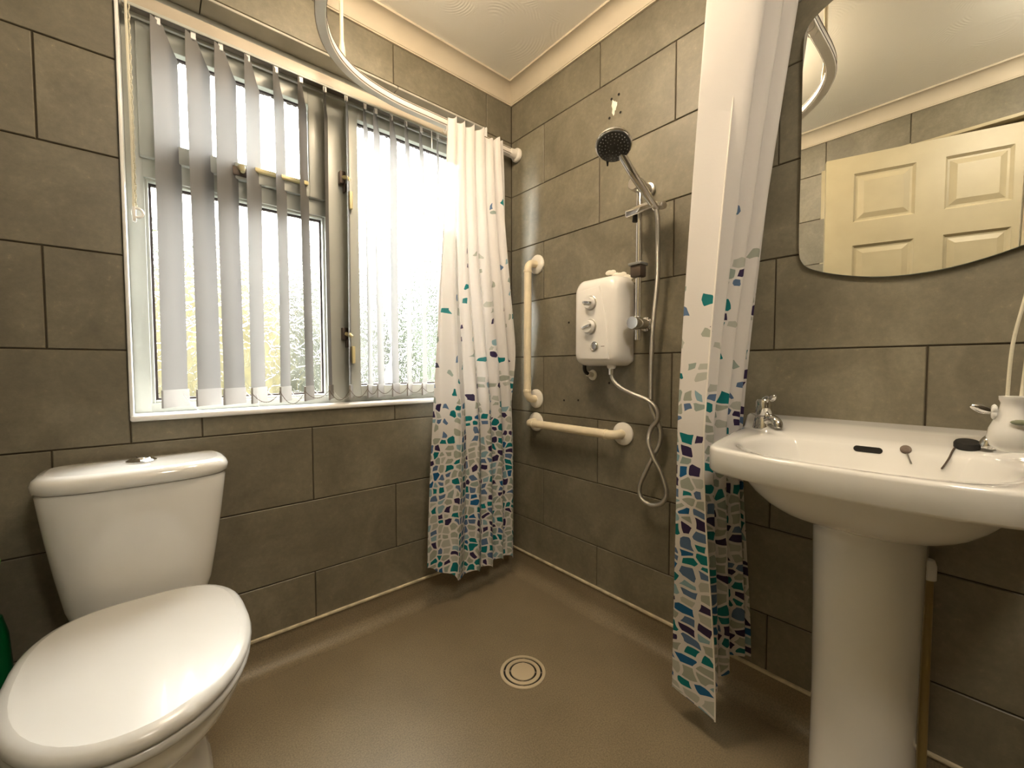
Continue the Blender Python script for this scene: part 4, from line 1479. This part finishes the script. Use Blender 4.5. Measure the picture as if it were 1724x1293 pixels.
# ------------------------------------------------------------------ ceiling lamp, and an added fill lamp behind the viewer
def ceiling_light(x, y, label, mt):
    t = thing('ceiling_light', label, 'lamp', (x, y, CEILZ), 'flush ceiling lights')
    b = NB()
    lathe(b, [(0, 0.13), (0.02, 0.13), (0.024, 0.122)], (x, y, CEILZ), (0, 0, -1), 40)
    obj('lamp_base', b, TRIMW, t)
    b = NB()
    lathe(b, [(0.022, 0.118), (0.07, 0.118), (0.10, 0.108), (0.12, 0.08), (0.13, 0.04), (0.132, 0.001)], (x, y, CEILZ), (0, 0, -1), 36)
    obj('lamp_diffuser', b, mt, t, 60)
ceiling_light(-0.75, -0.66, 'round flush ceiling light in the middle of the room', LAMPM)
ceiling_light(-1.05, -1.92, 'added fill light behind the viewer near the front wall, shaped as a round ceiling light', FILL_LAMPM)

# ------------------------------------------------------------------ garden beyond the obscure glass
b = NB()
box(b, -9, 9, 0.3, 16, -0.35, -0.30)
tag(obj('ground', b, leaf_material('lawn_grass', (0.008, 0.014, 0.003), (0.016, 0.024, 0.006)), None, 0), kind='structure', label='lawn outside the window')
LEAVES = [leaf_material('yellow_foliage', (0.020, 0.016, 0.0025), (0.050, 0.042, 0.009)), leaf_material('green_foliage', (0.005, 0.012, 0.0025), (0.018, 0.030, 0.009)), leaf_material('grey_foliage', (0.011, 0.013, 0.008), (0.030, 0.034, 0.023))]
TRUNK = plain('bush_stem_bark', (0.10, 0.07, 0.04), 0.9)
def bush(x, y, rx, ry, h, mi, label):
    t = thing('bush', label, 'bush', (x, y, -0.3), 'garden bushes outside the window')
    b = NB()
    bmesh.ops.create_icosphere(b, subdivisions=5, radius=1.0)
    for v in b.verts:
        q = v.co.copy()
        n = noise.fractal(q * 2.2 + Vector((x * 3, y, mi)), 0.8, 2.1, 5)
        s = 1 + 0.22 * n + 0.05 * noise.noise(q * 14)
        v.co = Vector((x + q.x * rx * s, y + q.y * ry * s, -0.3 + 0.18 + max(0.0, (q.z * s + 1) / 2) * h))
    obj('foliage', b, LEAVES[mi], t, 180)
    b = NB()
    for k in range(4):
        a = k * PI / 2 + 0.4
        tube(b, [(x + 0.05 * math.cos(a), y + 0.05 * math.sin(a), -0.3), (x + 0.3 * rx * math.cos(a), y + 0.3 * ry * math.sin(a), 0.2)], [0.02, 0.012], 6)
    obj('stem', b, TRUNK, t)
bush(-1.95, 2.75, 0.42, 0.42, 2.35, 2, 'grey-green bush at the left end behind the obscure glass')
bush(-0.95, 2.3, 0.46, 0.42, 2.0, 0, 'yellow-green bush behind the lower left pane')
bush(0.12, 2.9, 0.50, 0.42, 2.35, 2, 'grey bush behind the window mullion')
bush(1.22, 2.6, 0.50, 0.45, 2.55, 1, 'bright green bush behind the right pane')
bush(2.6, 3.2, 0.62, 0.6, 2.7, 1, 'tall green bush furthest right behind the glass')
bush(-1.2, 4.6, 0.62, 0.5, 2.7, 1, 'far green bush seen between the left pane bushes')
bush(0.6, 4.9, 0.62, 0.5, 2.6, 0, 'far yellow-green bush behind the mullion')
